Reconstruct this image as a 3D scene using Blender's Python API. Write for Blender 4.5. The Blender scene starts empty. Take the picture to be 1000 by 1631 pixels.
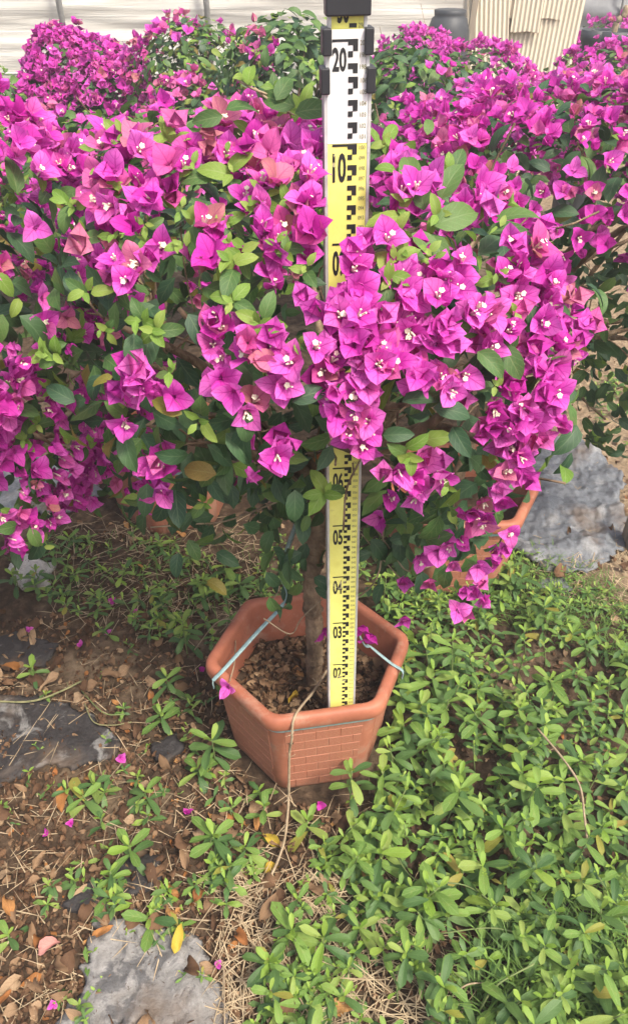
import bpy, math, random
import numpy as np
from mathutils import Vector, Matrix, noise

# ------------------------------------------------------------------ camera, sky, sun, exposure
scn = bpy.context.scene
COL = scn.collection
CAM_H, PITCH, FPX, CX, CY = 1.3287, math.radians(38.12), 1200.0, 500.0, 815.5
cam_data = bpy.data.cameras.new('camera')
cam = bpy.data.objects.new('camera', cam_data)
COL.objects.link(cam)
cam.location = (0, 0, CAM_H)
cam.rotation_euler = (math.pi / 2 - PITCH, 0, 0)
cam_data.sensor_fit = 'VERTICAL'
cam_data.sensor_height = 24.0
cam_data.lens = 24.0 * FPX / 1631.0
cam_data.clip_start = 0.05
cam_data.clip_end = 500
scn.camera = cam

SUN_EL, SUN_AZ = math.radians(56), math.radians(138)      # azimuth clockwise from +Y: behind the camera, to the right
world = bpy.data.worlds.new('World')
scn.world = world
world.use_nodes = True
wn = world.node_tree
bg = wn.nodes['Background']
sky = wn.nodes.new('ShaderNodeTexSky')
sky.sky_type = 'NISHITA'
sky.sun_disc = False
sky.sun_elevation = SUN_EL
sky.sun_rotation = SUN_AZ
sky.air_density = 0.8
sky.dust_density = 6.0
sky.ozone_density = 0.6
bg.inputs['Strength'].default_value = 0.13
wn.links.new(sky.outputs[0], bg.inputs[0])
sun_data = bpy.data.lights.new('sun', 'SUN')
sun_data.energy = 2.3
sun_data.angle = math.radians(11)
sun_data.color = (1.0, 0.93, 0.82)
sun = bpy.data.objects.new('sun', sun_data)
COL.objects.link(sun)
sd = Vector((math.sin(SUN_AZ) * math.cos(SUN_EL), math.cos(SUN_AZ) * math.cos(SUN_EL), math.sin(SUN_EL)))
sun.rotation_euler = sd.to_track_quat('Z', 'Y').to_euler()
sun.location = sd * 10
vs = scn.view_settings
vs.view_transform = 'Standard'
vs.look = 'None'
vs.gamma = 1.0
vs.exposure = 1.05
vs.use_curve_mapping = False
scn.cycles.max_bounces = 6
scn.cycles.diffuse_bounces = 3
scn.cycles.glossy_bounces = 2
scn.cycles.transmission_bounces = 4

# ------------------------------------------------------------------ helpers
rnd = random.Random(7)
nrg = np.random.default_rng(11)
R_ = math.radians
CAMP = np.array([0, 0, CAM_H])
FWD = np.array([0, math.cos(PITCH), -math.sin(PITCH)])
UPV = np.array([0, math.sin(PITCH), math.cos(PITCH)])
RGT = np.array([1.0, 0, 0])

def ray(px, py):
    d = RGT * ((px - CX) / FPX) + FWD - UPV * ((py - CY) / FPX)
    return d / np.linalg.norm(d)

def at_z(px, py, z=0.0):
    d = ray(px, py)
    return CAMP + d * ((z - CAM_H) / d[2])

def at_y(px, py, y):
    d = ray(px, py)
    return CAMP + d * (y / d[1])

def proj(p):
    q = np.asarray(p, float) - CAMP
    dep = q @ FWD
    return CX + FPX * q[0] / dep, CY - FPX * (q @ UPV) / dep, dep

def tag(o, label=None, cat=None, group=None, kind=None):
    if label: o['label'] = label
    if cat: o['category'] = cat
    if group: o['group'] = group
    if kind: o['kind'] = kind
    return o

def link(o, parent=None):
    COL.objects.link(o)
    if parent is not None: o.parent = parent
    return o

def empty(name, loc):
    o = bpy.data.objects.new(name, None)
    o.empty_display_size = 0.05
    o.location = loc
    return link(o)

def mesh_np(name, verts, faces, mat, uv=None, tint=None, smooth=True):
    me = bpy.data.meshes.new(name)
    me.from_pydata(np.asarray(verts).tolist(), [], faces if isinstance(faces, list) else faces.tolist())
    if mat is not None: me.materials.append(mat)
    if uv is not None:
        lay = me.uv_layers.new(name='UVMap')
        vi = np.empty(len(me.loops), dtype=np.int32)
        me.loops.foreach_get('vertex_index', vi)
        lay.data.foreach_set('uv', np.asarray(uv, dtype=np.float32)[vi].ravel())
    if tint is not None:
        a = me.attributes.new('tint', 'FLOAT', 'POINT')
        a.data.foreach_set('value', np.asarray(tint, dtype=np.float32))
    if smooth: me.polygons.foreach_set('use_smooth', np.ones(len(me.polygons), dtype=bool))
    me.update()
    return me

def obj(name, me, parent=None, loc=None):
    o = bpy.data.objects.new(name, me)
    if loc is not None: o.location = loc
    return link(o, parent)

class MB:
    """collects shapes into one mesh"""
    def __init__(self): self.v = []; self.f = []
    def add(self, vs, fs):
        b = len(self.v); self.v += [tuple(v) for v in vs]; self.f += [tuple(b + i for i in f) for f in fs]
    def box(self, c, s, M=None):
        pts = [Vector((c[0] + sx * s[0] / 2, c[1] + sy * s[1] / 2, c[2] + sz * s[2] / 2)) for sx in (-1, 1) for sy in (-1, 1) for sz in (-1, 1)]
        if M is not None: pts = [M @ p for p in pts]
        self.add(pts, [(0, 1, 3, 2), (4, 6, 7, 5), (0, 4, 5, 1), (2, 3, 7, 6), (0, 2, 6, 4), (1, 5, 7, 3)])
    def quad(self, x0, x1, z0, z1, y):
        self.add([(x0, y, z0), (x1, y, z0), (x1, y, z1), (x0, y, z1)], [(0, 1, 2, 3)])
    def tube(self, pts, rad, n=6, cap=True, flat=1.0):
        pts = [Vector(p) for p in pts]
        rings = []; b = len(self.v)
        ref = Vector((0.3, 0.2, 1)).normalized()
        for i, p in enumerate(pts):
            t = (pts[min(i + 1, len(pts) - 1)] - pts[max(i - 1, 0)]).normalized()
            if abs(t.dot(ref)) > 0.95: ref2 = Vector((1, 0, 0))
            else: ref2 = ref
            u = t.cross(ref2).normalized(); w = t.cross(u)
            r = rad[i] if isinstance(rad, (list, tuple)) else rad
            for k in range(n):
                a = 2 * math.pi * k / n
                self.v.append(tuple(p + u * (r * math.cos(a)) + w * (r * flat * math.sin(a))))
        for i in range(len(pts) - 1):
            for k in range(n):
                a = b + i * n + k; c = b + i * n + (k + 1) % n
                self.f.append((a, c, c + n, a + n))
        if cap:
            self.f.append(tuple(b + k for k in range(n))[::-1])
            e = b + (len(pts) - 1) * n
            self.f.append(tuple(e + k for k in range(n)))
    def mesh(self, name, mat, smooth=True):
        return mesh_np(name, self.v, self.f, mat, smooth=smooth)

def spline(pts, n=6):
    """Catmull-Rom through pts"""
    P = [Vector(p) for p in pts]; P = [P[0] * 2 - P[1]] + P + [P[-1] * 2 - P[-2]]
    out = []
    for i in range(1, len(P) - 2):
        for k in range(n):
            t = k / n; a, b, c, d = P[i - 1], P[i], P[i + 1], P[i + 2]
            out.append(0.5 * ((2 * b) + (c - a) * t + (2 * a - 5 * b + 4 * c - d) * t * t + (3 * b - a - 3 * c + d) * t ** 3))
    out.append(P[-2])
    return out

# ------------------------------------------------------------------ materials
def new_mat(name):
    m = bpy.data.materials.new(name); m.use_nodes = True
    nt = m.node_tree
    for n in list(nt.nodes): nt.nodes.remove(n)
    out = nt.nodes.new('ShaderNodeOutputMaterial')
    return m, nt, out

def N(nt, t, **kw):
    n = nt.nodes.new(t)
    for k, v in kw.items():
        if k in n.inputs: n.inputs[k].default_value = v
        else: setattr(n, k, v)
    return n

def ramp(nt, fac, stops):
    r = nt.nodes.new('ShaderNodeValToRGB')
    el = r.color_ramp.elements
    while len(el) < len(stops): el.new(0.5)
    for e, (p, c) in zip(el, stops):
        e.position = p; e.color = (c[0], c[1], c[2], 1)
    nt.links.new(fac, r.inputs[0])
    return r.outputs[0]

def math_n(nt, op, a, b=None):
    n = nt.nodes.new('ShaderNodeMath'); n.operation = op
    for i, x in enumerate((a, b)):
        if x is None: continue
        if isinstance(x, (int, float)): n.inputs[i].default_value = x
        else: nt.links.new(x, n.inputs[i])
    return n.outputs[0]

def mix_c(nt, fac, a, b, mode='MIX'):
    n = nt.nodes.new('ShaderNodeMix'); n.data_type = 'RGBA'; n.blend_type = mode
    for s, x in ((0, fac), (6, a), (7, b)):
        if isinstance(x, (int, float)): n.inputs[s].default_value = x
        elif isinstance(x, tuple): n.inputs[s].default_value = (x[0], x[1], x[2], 1)
        else: nt.links.new(x, n.inputs[s])
    return n.outputs[2]

def tint_val(nt):
    oi = nt.nodes.new('ShaderNodeObjectInfo')
    at = nt.nodes.new('ShaderNodeAttribute'); at.attribute_name = 'tint'
    return math_n(nt, 'FRACT', math_n(nt, 'ADD', oi.outputs['Random'], at.outputs['Fac']))

def petal_mat(name, stops, vein, vein_amt=0.5, trans=0.35, rough=0.45, spec=0.3, tips=None, veins_n=5.0, blotch=None, sheen=0.0):
    """leaf or bract: colour from a per-piece random value, veins along the blade, light through it"""
    m, nt, out = new_mat(name)
    base = ramp(nt, tint_val(nt), stops)
    uv = nt.nodes.new('ShaderNodeUVMap')
    sep = nt.nodes.new('ShaderNodeSeparateXYZ'); nt.links.new(uv.outputs[0], sep.inputs[0])
    ax = math_n(nt, 'ABSOLUTE', math_n(nt, 'SUBTRACT', sep.outputs[0], 0.5))
    mid = math_n(nt, 'SUBTRACT', 1.0, math_n(nt, 'MULTIPLY', ax, 22.0))
    mid = math_n(nt, 'MAXIMUM', mid, 0.0)
    side = math_n(nt, 'SINE', math_n(nt, 'MULTIPLY', math_n(nt, 'SUBTRACT', sep.outputs[1], math_n(nt, 'MULTIPLY', ax, 0.7)), 6.283 * veins_n))
    side = math_n(nt, 'MAXIMUM', math_n(nt, 'SUBTRACT', math_n(nt, 'MULTIPLY', side, 4.0), 3.2), 0.0)
    vf = math_n(nt, 'MULTIPLY', math_n(nt, 'MAXIMUM', mid, math_n(nt, 'MULTIPLY', side, 0.6)), vein_amt)
    tc = nt.nodes.new('ShaderNodeTexCoord')
    ns = N(nt, 'ShaderNodeTexNoise', Scale=60.0, Detail=3.0); nt.links.new(tc.outputs['Object'], ns.inputs['Vector'])
    shade = ramp(nt, ns.outputs[0], [(0.3, (0.8, 0.8, 0.8)), (0.7, (1.12, 1.12, 1.12))])
    c = mix_c(nt, 1.0, base, shade, 'MULTIPLY')
    if tips:
        c = mix_c(nt, math_n(nt, 'MULTIPLY', math_n(nt, 'POWER', sep.outputs[1], 2.0), tips[1]), c, tips[0])
    if blotch:
        nb = N(nt, 'ShaderNodeTexNoise', Scale=blotch[1], Detail=2.0); nt.links.new(tc.outputs['Object'], nb.inputs['Vector'])
        bf = math_n(nt, 'MINIMUM', math_n(nt, 'MAXIMUM', math_n(nt, 'MULTIPLY', math_n(nt, 'SUBTRACT', nb.outputs[0], 0.58), 8.0), 0.0), blotch[2])
        c = mix_c(nt, bf, c, blotch[0])
    c = mix_c(nt, vf, c, vein)
    p = N(nt, 'ShaderNodeBsdfPrincipled', Roughness=rough)
    p.inputs['Specular IOR Level'].default_value = spec
    nt.links.new(c, p.inputs['Base Color'])
    bp = N(nt, 'ShaderNodeBump', Strength=0.25, Distance=0.002)
    nt.links.new(math_n(nt, 'SUBTRACT', ns.outputs[0], vf), bp.inputs['Height']); nt.links.new(bp.outputs[0], p.inputs['Normal'])
    t = nt.nodes.new('ShaderNodeBsdfTranslucent'); nt.links.new(c, t.inputs[0])
    mx = nt.nodes.new('ShaderNodeMixShader'); mx.inputs[0].default_value = trans
    nt.links.new(p.outputs[0], mx.inputs[1]); nt.links.new(t.outputs[0], mx.inputs[2])
    nt.links.new(mx.outputs[0], out.inputs[0])
    return m

def noise_mat(name, stops, scale=20.0, rough=0.8, bump=0.3, bdist=0.003, detail=6.0, spec=0.3, stops2=None, scale2=3.0, coord='Object', stretch=None, dist=0.0, trans=0.0, metal=0.0, by_object=0.0):
    m, nt, out = new_mat(name)
    tc = nt.nodes.new('ShaderNodeTexCoord')
    src = tc.outputs[coord]
    if stretch:
        mp = nt.nodes.new('ShaderNodeMapping'); mp.inputs['Scale'].default_value = stretch
        nt.links.new(src, mp.inputs[0]); src = mp.outputs[0]
    ns = N(nt, 'ShaderNodeTexNoise', Scale=scale, Detail=detail, Roughness=0.65, Distortion=dist); nt.links.new(src, ns.inputs['Vector'])
    c = ramp(nt, ns.outputs[0], stops)
    if stops2:
        n2 = N(nt, 'ShaderNodeTexNoise', Scale=scale2, Detail=4.0); nt.links.new(src, n2.inputs['Vector'])
        c = mix_c(nt, 1.0, c, ramp(nt, n2.outputs[0], stops2), 'MULTIPLY')
    if by_object:
        v = tint_val(nt)
        lo = 1 - by_object; hi = 1 + by_object
        c = mix_c(nt, 1.0, c, ramp(nt, v, [(0, (lo, lo, lo)), (1, (hi, hi, hi))]), 'MULTIPLY')
    p = N(nt, 'ShaderNodeBsdfPrincipled', Roughness=rough, Metallic=metal)
    p.inputs['Specular IOR Level'].default_value = spec
    nt.links.new(c, p.inputs['Base Color'])
    bp = N(nt, 'ShaderNodeBump', Strength=bump, Distance=bdist)
    nt.links.new(ns.outputs[0], bp.inputs['Height']); nt.links.new(bp.outputs[0], p.inputs['Normal'])
    if trans:
        t = nt.nodes.new('ShaderNodeBsdfTranslucent'); nt.links.new(c, t.inputs[0])
        mx = nt.nodes.new('ShaderNodeMixShader'); mx.inputs[0].default_value = trans
        nt.links.new(p.outputs[0], mx.inputs[1]); nt.links.new(t.outputs[0], mx.inputs[2])
        nt.links.new(mx.outputs[0], out.inputs[0])
    else:
        nt.links.new(p.outputs[0], out.inputs[0])
    return m

def plain(name, c, rough=0.5, spec=0.4, metal=0.0):
    return noise_mat(name, [(0.3, tuple(x * 0.88 for x in c)), (0.7, tuple(min(1, x * 1.08) for x in c))], 40.0, rough, 0.05, 0.001, 3.0, spec, metal=metal)

M = {}
M['bract'] = petal_mat('bract', [(0, (0.64, 0.026, 0.45)), (0.4, (0.75, 0.065, 0.55)), (0.75, (0.84, 0.16, 0.66)), (1, (0.79, 0.13, 0.47))], (0.42, 0.006, 0.26), 0.8, 0.45, 0.6, 0.15, veins_n=4.0, tips=((0.88, 0.28, 0.74), 0.5))
M['bract_deep'] = petal_mat('bract_deep', [(0, (0.50, 0.013, 0.33)), (0.6, (0.64, 0.032, 0.45)), (1, (0.74, 0.08, 0.54))], (0.36, 0.005, 0.22), 0.65, 0.42, 0.6, 0.2, veins_n=4.0, tips=((0.80, 0.12, 0.55), 0.4))  # deeper copy of bract with shade put into the colour, mixed in throughout
M['bract_faded'] = petal_mat('bract_faded', [(0, (0.72, 0.09, 0.40)), (0.5, (0.76, 0.18, 0.46)), (0.85, (0.68, 0.22, 0.34)), (1, (0.46, 0.20, 0.16))], (0.40, 0.03, 0.20), 0.6, 0.42, 0.55, 0.2, veins_n=4.0)
M['floret'] = plain('floret_cream', (0.74, 0.70, 0.52), 0.7, 0.1)
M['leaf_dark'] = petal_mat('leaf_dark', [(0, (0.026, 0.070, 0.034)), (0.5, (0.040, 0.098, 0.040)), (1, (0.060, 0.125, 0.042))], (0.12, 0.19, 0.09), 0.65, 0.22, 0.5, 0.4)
M['leaf_mid'] = petal_mat('leaf_mid', [(0, (0.060, 0.135, 0.036)), (0.5, (0.085, 0.18, 0.048)), (1, (0.12, 0.22, 0.05))], (0.20, 0.29, 0.11), 0.65, 0.32, 0.5, 0.4, blotch=((0.14, 0.17, 0.05), 26.0, 0.4))
M['leaf_young'] = petal_mat('leaf_young', [(0, (0.16, 0.30, 0.045)), (0.5, (0.22, 0.37, 0.06)), (1, (0.30, 0.40, 0.08))], (0.36, 0.46, 0.18), 0.6, 0.42, 0.5, 0.3)
M['leaf_old'] = petal_mat('leaf_old', [(0, (0.16, 0.19, 0.03)), (0.5, (0.22, 0.20, 0.035)), (1, (0.24, 0.17, 0.05))], (0.3, 0.27, 0.1), 0.5, 0.3, 0.5, 0.3, blotch=((0.10, 0.12, 0.02), 40.0, 0.7))
M['weed'] = petal_mat('weed_leaf', [(0, (0.115, 0.22, 0.045)), (0.4, (0.17, 0.295, 0.06)), (0.75, (0.22, 0.355, 0.075)), (1, (0.29, 0.38, 0.09))], (0.28, 0.40, 0.15), 0.6, 0.34, 0.55, 0.22, veins_n=4.0, blotch=((0.26, 0.28, 0.07), 3.0, 0.35))
M['weed_dark'] = petal_mat('weed_leaf_dark', [(0, (0.06, 0.135, 0.04)), (0.5, (0.09, 0.18, 0.05)), (1, (0.13, 0.23, 0.06))], (0.16, 0.26, 0.09), 0.45, 0.3, 0.45, 0.35)
M['weed_young'] = petal_mat('weed_leaf_young', [(0, (0.22, 0.38, 0.05)), (1, (0.32, 0.46, 0.08))], (0.36, 0.48, 0.16), 0.4, 0.4, 0.45, 0.35)
M['weed_old'] = petal_mat('weed_leaf_old', [(0, (0.28, 0.30, 0.05)), (1, (0.36, 0.30, 0.07))], (0.4, 0.36, 0.14), 0.4, 0.35, 0.5, 0.3)
M['stem'] = noise_mat('green_stem', [(0.3, (0.10, 0.15, 0.05)), (0.7, (0.18, 0.22, 0.08))], 60.0, 0.6, 0.2)
M['dry_tan'] = petal_mat('dry_leaf_tan', [(0, (0.17, 0.105, 0.06)), (0.5, (0.26, 0.165, 0.095)), (1, (0.38, 0.27, 0.165))], (0.18, 0.11, 0.06), 0.6, 0.15, 0.8, 0.15, blotch=((0.14, 0.08, 0.04), 50.0, 0.7))
M['dry_brown'] = petal_mat('dry_leaf_brown', [(0, (0.065, 0.035, 0.020)), (0.5, (0.115, 0.064, 0.036)), (1, (0.19, 0.11, 0.06))], (0.09, 0.05, 0.03), 0.6, 0.1, 0.8, 0.15, blotch=((0.06, 0.035, 0.02), 50.0, 0.7))
M['dry_orange'] = petal_mat('dry_leaf_orange', [(0, (0.30, 0.12, 0.04)), (0.6, (0.38, 0.17, 0.055)), (1, (0.46, 0.26, 0.10))], (0.28, 0.12, 0.04), 0.6, 0.2, 0.75, 0.15, blotch=((0.25, 0.11, 0.04), 40.0, 0.6))
M['dry_yellow'] = petal_mat('dry_leaf_yellow', [(0, (0.50, 0.33, 0.03)), (1, (0.55, 0.42, 0.06))], (0.5, 0.34, 0.06), 0.5, 0.3, 0.6, 0.25, blotch=((0.40, 0.25, 0.04), 40.0, 0.6))
M['dry_pink'] = petal_mat('dry_bract_pink', [(0, (0.52, 0.20, 0.18)), (1, (0.60, 0.30, 0.26))], (0.4, 0.14, 0.14), 0.5, 0.25, 0.7, 0.2)
M['bark'] = noise_mat('bark', [(0.25, (0.14, 0.095, 0.062)), (0.55, (0.30, 0.225, 0.15)), (0.8, (0.44, 0.36, 0.26))], 60.0, 0.9, 1.0, 0.012, 8.0, 0.15, stops2=[(0.38, (0.45, 0.42, 0.40)), (0.6, (1.15, 1.12, 1.08))], scale2=26.0, stretch=(1, 1, 0.5))
M['twig'] = noise_mat('twig', [(0.3, (0.20, 0.15, 0.09)), (0.7, (0.38, 0.30, 0.20))], 80.0, 0.85, 0.5, 0.002)
M['twig_green'] = noise_mat('twig_green', [(0.3, (0.13, 0.14, 0.06)), (0.7, (0.26, 0.24, 0.12))], 80.0, 0.75, 0.4, 0.002)
M['straw'] = noise_mat('straw', [(0.3, (0.26, 0.19, 0.11)), (0.7, (0.46, 0.37, 0.24))], 60.0, 0.85, 0.2, by_object=0.25)
M['grass'] = noise_mat('grass_blade', [(0.3, (0.07, 0.15, 0.03)), (0.7, (0.15, 0.25, 0.05))], 30.0, 0.6, 0.1, by_object=0.35, trans=0.3)
TERRA = [(0.25, (0.30, 0.105, 0.060)), (0.55, (0.38, 0.135, 0.078)), (0.8, (0.44, 0.17, 0.10))]
M['terra'] = noise_mat('terracotta_plastic', TERRA, 18.0, 0.55, 0.12, 0.001, 6.0, 0.35, stops2=[(0.3, (0.82, 0.80, 0.78)), (0.6, (1.03, 1.03, 1.03))], scale2=9.0)
M['terra_dusty'] = noise_mat('terracotta_dusty', [(0.3, (0.30, 0.108, 0.062)), (0.6, (0.38, 0.145, 0.085)), (0.85, (0.45, 0.22, 0.145))], 26.0, 0.65, 0.15, 0.001, 7.0, 0.3, stops2=[(0.3, (0.88, 0.87, 0.86)), (0.6, (1.02, 1.02, 1.02))], scale2=7.0)
def add_dirt(m, col, scale, thr, amt):
    nt = m.node_tree; p = next(n for n in nt.nodes if n.type == 'BSDF_PRINCIPLED')
    src = p.inputs['Base Color'].links[0].from_socket
    tc = nt.nodes.new('ShaderNodeTexCoord')
    nz = N(nt, 'ShaderNodeTexNoise', Scale=scale, Detail=8.0, Roughness=0.7); nt.links.new(tc.outputs['Object'], nz.inputs['Vector'])
    f = math_n(nt, 'MINIMUM', math_n(nt, 'MAXIMUM', math_n(nt, 'MULTIPLY', math_n(nt, 'SUBTRACT', nz.outputs[0], thr), 5.0), 0.0), amt)
    nt.links.new(mix_c(nt, f, src, col), p.inputs['Base Color'])
add_dirt(M['terra'], (0.42, 0.28, 0.20), 14.0, 0.52, 0.45)
add_dirt(M['terra'], (0.16, 0.085, 0.055), 34.0, 0.60, 0.5)
add_dirt(M['terra_dusty'], (0.40, 0.27, 0.19), 11.0, 0.50, 0.45)
add_dirt(M['terra_dusty'], (0.17, 0.09, 0.06), 22.0, 0.58, 0.6)
def foot_splash(m, col, ztop):
    nt = m.node_tree; p = next(n for n in nt.nodes if n.type == 'BSDF_PRINCIPLED')
    src = p.inputs['Base Color'].links[0].from_socket
    ge = nt.nodes.new('ShaderNodeNewGeometry'); sp = nt.nodes.new('ShaderNodeSeparateXYZ'); nt.links.new(ge.outputs['Position'], sp.inputs[0])
    nz = N(nt, 'ShaderNodeTexNoise', Scale=28.0, Detail=9.0, Roughness=0.75); nt.links.new(ge.outputs['Position'], nz.inputs['Vector'])
    h = math_n(nt, 'SUBTRACT', math_n(nt, 'ADD', ztop, math_n(nt, 'MULTIPLY', math_n(nt, 'SUBTRACT', nz.outputs[0], 0.5), 0.30)), sp.outputs[2])
    f = math_n(nt, 'MINIMUM', math_n(nt, 'MAXIMUM', math_n(nt, 'MULTIPLY', h, 14.0), 0.0), 0.55)
    nt.links.new(mix_c(nt, f, src, col), p.inputs['Base Color'])
foot_splash(M['terra_dusty'], (0.19, 0.115, 0.075), 0.035)
M['soil_pot'] = noise_mat('potting_soil', [(0.25, (0.030, 0.020, 0.014)), (0.6, (0.085, 0.055, 0.036)), (0.85, (0.16, 0.11, 0.07))], 55.0, 0.95, 1.0, 0.01, 9.0, 0.1)
M['tie'] = noise_mat('tie_ribbon', [(0.3, (0.16, 0.26, 0.27)), (0.7, (0.30, 0.44, 0.43))], 80.0, 0.4, 0.4, 0.002, stretch=(1, 1, 1), spec=0.5)
M['white_face'] = noise_mat('staff_white', [(0.3, (0.70, 0.70, 0.68)), (0.6, (0.82, 0.82, 0.80))], 30.0, 0.4, 0.03, 0.001, stops2=[(0.30, (0.88, 0.87, 0.85)), (0.5, (1.0, 1.0, 1.0))], scale2=24.0)
M['yellow_face'] = noise_mat('staff_yellow', [(0.3, (0.76, 0.73, 0.17)), (0.6, (0.84, 0.82, 0.23))], 22.0, 0.4, 0.03, 0.001, stops2=[(0.28, (0.90, 0.87, 0.84)), (0.45, (1.0, 1.0, 1.0))], scale2=24.0)
M['alu'] = noise_mat('staff_frame', [(0.3, (0.55, 0.55, 0.54)), (0.7, (0.72, 0.72, 0.71))], 60.0, 0.42, 0.05, 0.001, metal=0.35, stops2=[(0.3, (0.8, 0.79, 0.77)), (0.5, (1, 1, 1))], scale2=16.0)
M['black_plastic'] = plain('black_plastic', (0.022, 0.023, 0.027), 0.45, 0.5)

add_dirt(M['yellow_face'], (0.36, 0.31, 0.14), 30.0, 0.60, 0.45)
add_dirt(M['white_face'], (0.42, 0.40, 0.34), 34.0, 0.60, 0.4)
add_dirt(M['alu'], (0.28, 0.26, 0.22), 24.0, 0.56, 0.5)
def print_mat():
    m, nt, out = new_mat('printed_black')
    tc = nt.nodes.new('ShaderNodeTexCoord')
    ns = N(nt, 'ShaderNodeTexNoise', Scale=130.0, Detail=6.0, Roughness=0.7); nt.links.new(tc.outputs['Object'], ns.inputs['Vector'])
    n2 = N(nt, 'ShaderNodeTexNoise', Scale=22.0, Detail=2.0); nt.links.new(tc.outputs['Object'], n2.inputs['Vector'])
    w = math_n(nt, 'MULTIPLY', math_n(nt, 'GREATER_THAN', n2.outputs[0], 0.60), math_n(nt, 'GREATER_THAN', ns.outputs[0], 0.52))
    c = mix_c(nt, w, (0.018, 0.018, 0.020), (0.42, 0.39, 0.22))
    p = N(nt, 'ShaderNodeBsdfPrincipled', Roughness=0.5); nt.links.new(c, p.inputs['Base Color'])
    nt.links.new(p.outputs[0], out.inputs[0])
    return m
M['print'] = print_mat()
M['print_small'] = plain('printed_small_numerals', (0.26, 0.25, 0.14), 0.5, 0.3)

def ground_mat():
    m, nt, out = new_mat('soil_ground')
    tc = nt.nodes.new('ShaderNodeTexCoord'); P = tc.outputs['Object']
    n1 = N(nt, 'ShaderNodeTexNoise', Scale=38.0, Detail=10.0, Roughness=0.7); nt.links.new(P, n1.inputs['Vector'])
    n2 = N(nt, 'ShaderNodeTexNoise', Scale=3.2, Detail=5.0, Roughness=0.6); nt.links.new(P, n2.inputs['Vector'])
    vo = N(nt, 'ShaderNodeTexVoronoi', Scale=46.0); nt.links.new(P, vo.inputs['Vector'])
    soil = ramp(nt, n1.outputs[0], [(0.28, (0.022, 0.015, 0.010)), (0.5, (0.070, 0.047, 0.031)), (0.72, (0.15, 0.105, 0.070))])
    tan = ramp(nt, n1.outputs[0], [(0.28, (0.15, 0.11, 0.07)), (0.5, (0.30, 0.23, 0.155)), (0.72, (0.42, 0.34, 0.24))])
    sep = nt.nodes.new('ShaderNodeSeparateXYZ'); nt.links.new(P, sep.inputs[0])
    # the dry sandy strip between the rows on the right, and dry patches in front
    mx = math_n(nt, 'MULTIPLY', math_n(nt, 'SUBTRACT', math_n(nt, 'ADD', sep.outputs[0], math_n(nt, 'MULTIPLY', n2.outputs[0], 0.7)), 0.95), 4.0)
    my = math_n(nt, 'MULTIPLY', math_n(nt, 'SUBTRACT', sep.outputs[1], 1.25), 4.0)
    f = math_n(nt, 'MINIMUM', mx, my)
    f = math_n(nt, 'MINIMUM', math_n(nt, 'MAXIMUM', f, 0.0), 0.85)
    f2 = math_n(nt, 'MULTIPLY', math_n(nt, 'SUBTRACT', n2.outputs[0], 0.52), 4.0)
    f = math_n(nt, 'MAXIMUM', f, math_n(nt, 'MINIMUM', math_n(nt, 'MAXIMUM', f2, 0.0), 0.55))
    c = mix_c(nt, f, soil, tan)
    c = mix_c(nt, 0.5, c, ramp(nt, vo.outputs['Color'], [(0, (0.55, 0.5, 0.45)), (1, (1.25, 1.2, 1.1))]), 'MULTIPLY')
    p = N(nt, 'ShaderNodeBsdfPrincipled', Roughness=0.95); p.inputs['Specular IOR Level'].default_value = 0.15
    nt.links.new(c, p.inputs['Base Color'])
    bp = N(nt, 'ShaderNodeBump', Strength=0.9, Distance=0.012)
    nt.links.new(math_n(nt, 'ADD', n1.outputs[0], math_n(nt, 'MULTIPLY', vo.outputs[0], 0.5)), bp.inputs['Height']); nt.links.new(bp.outputs[0], p.inputs['Normal'])
    nt.links.new(p.outputs[0], out.inputs[0])
    return m
M['ground'] = ground_mat()

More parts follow.
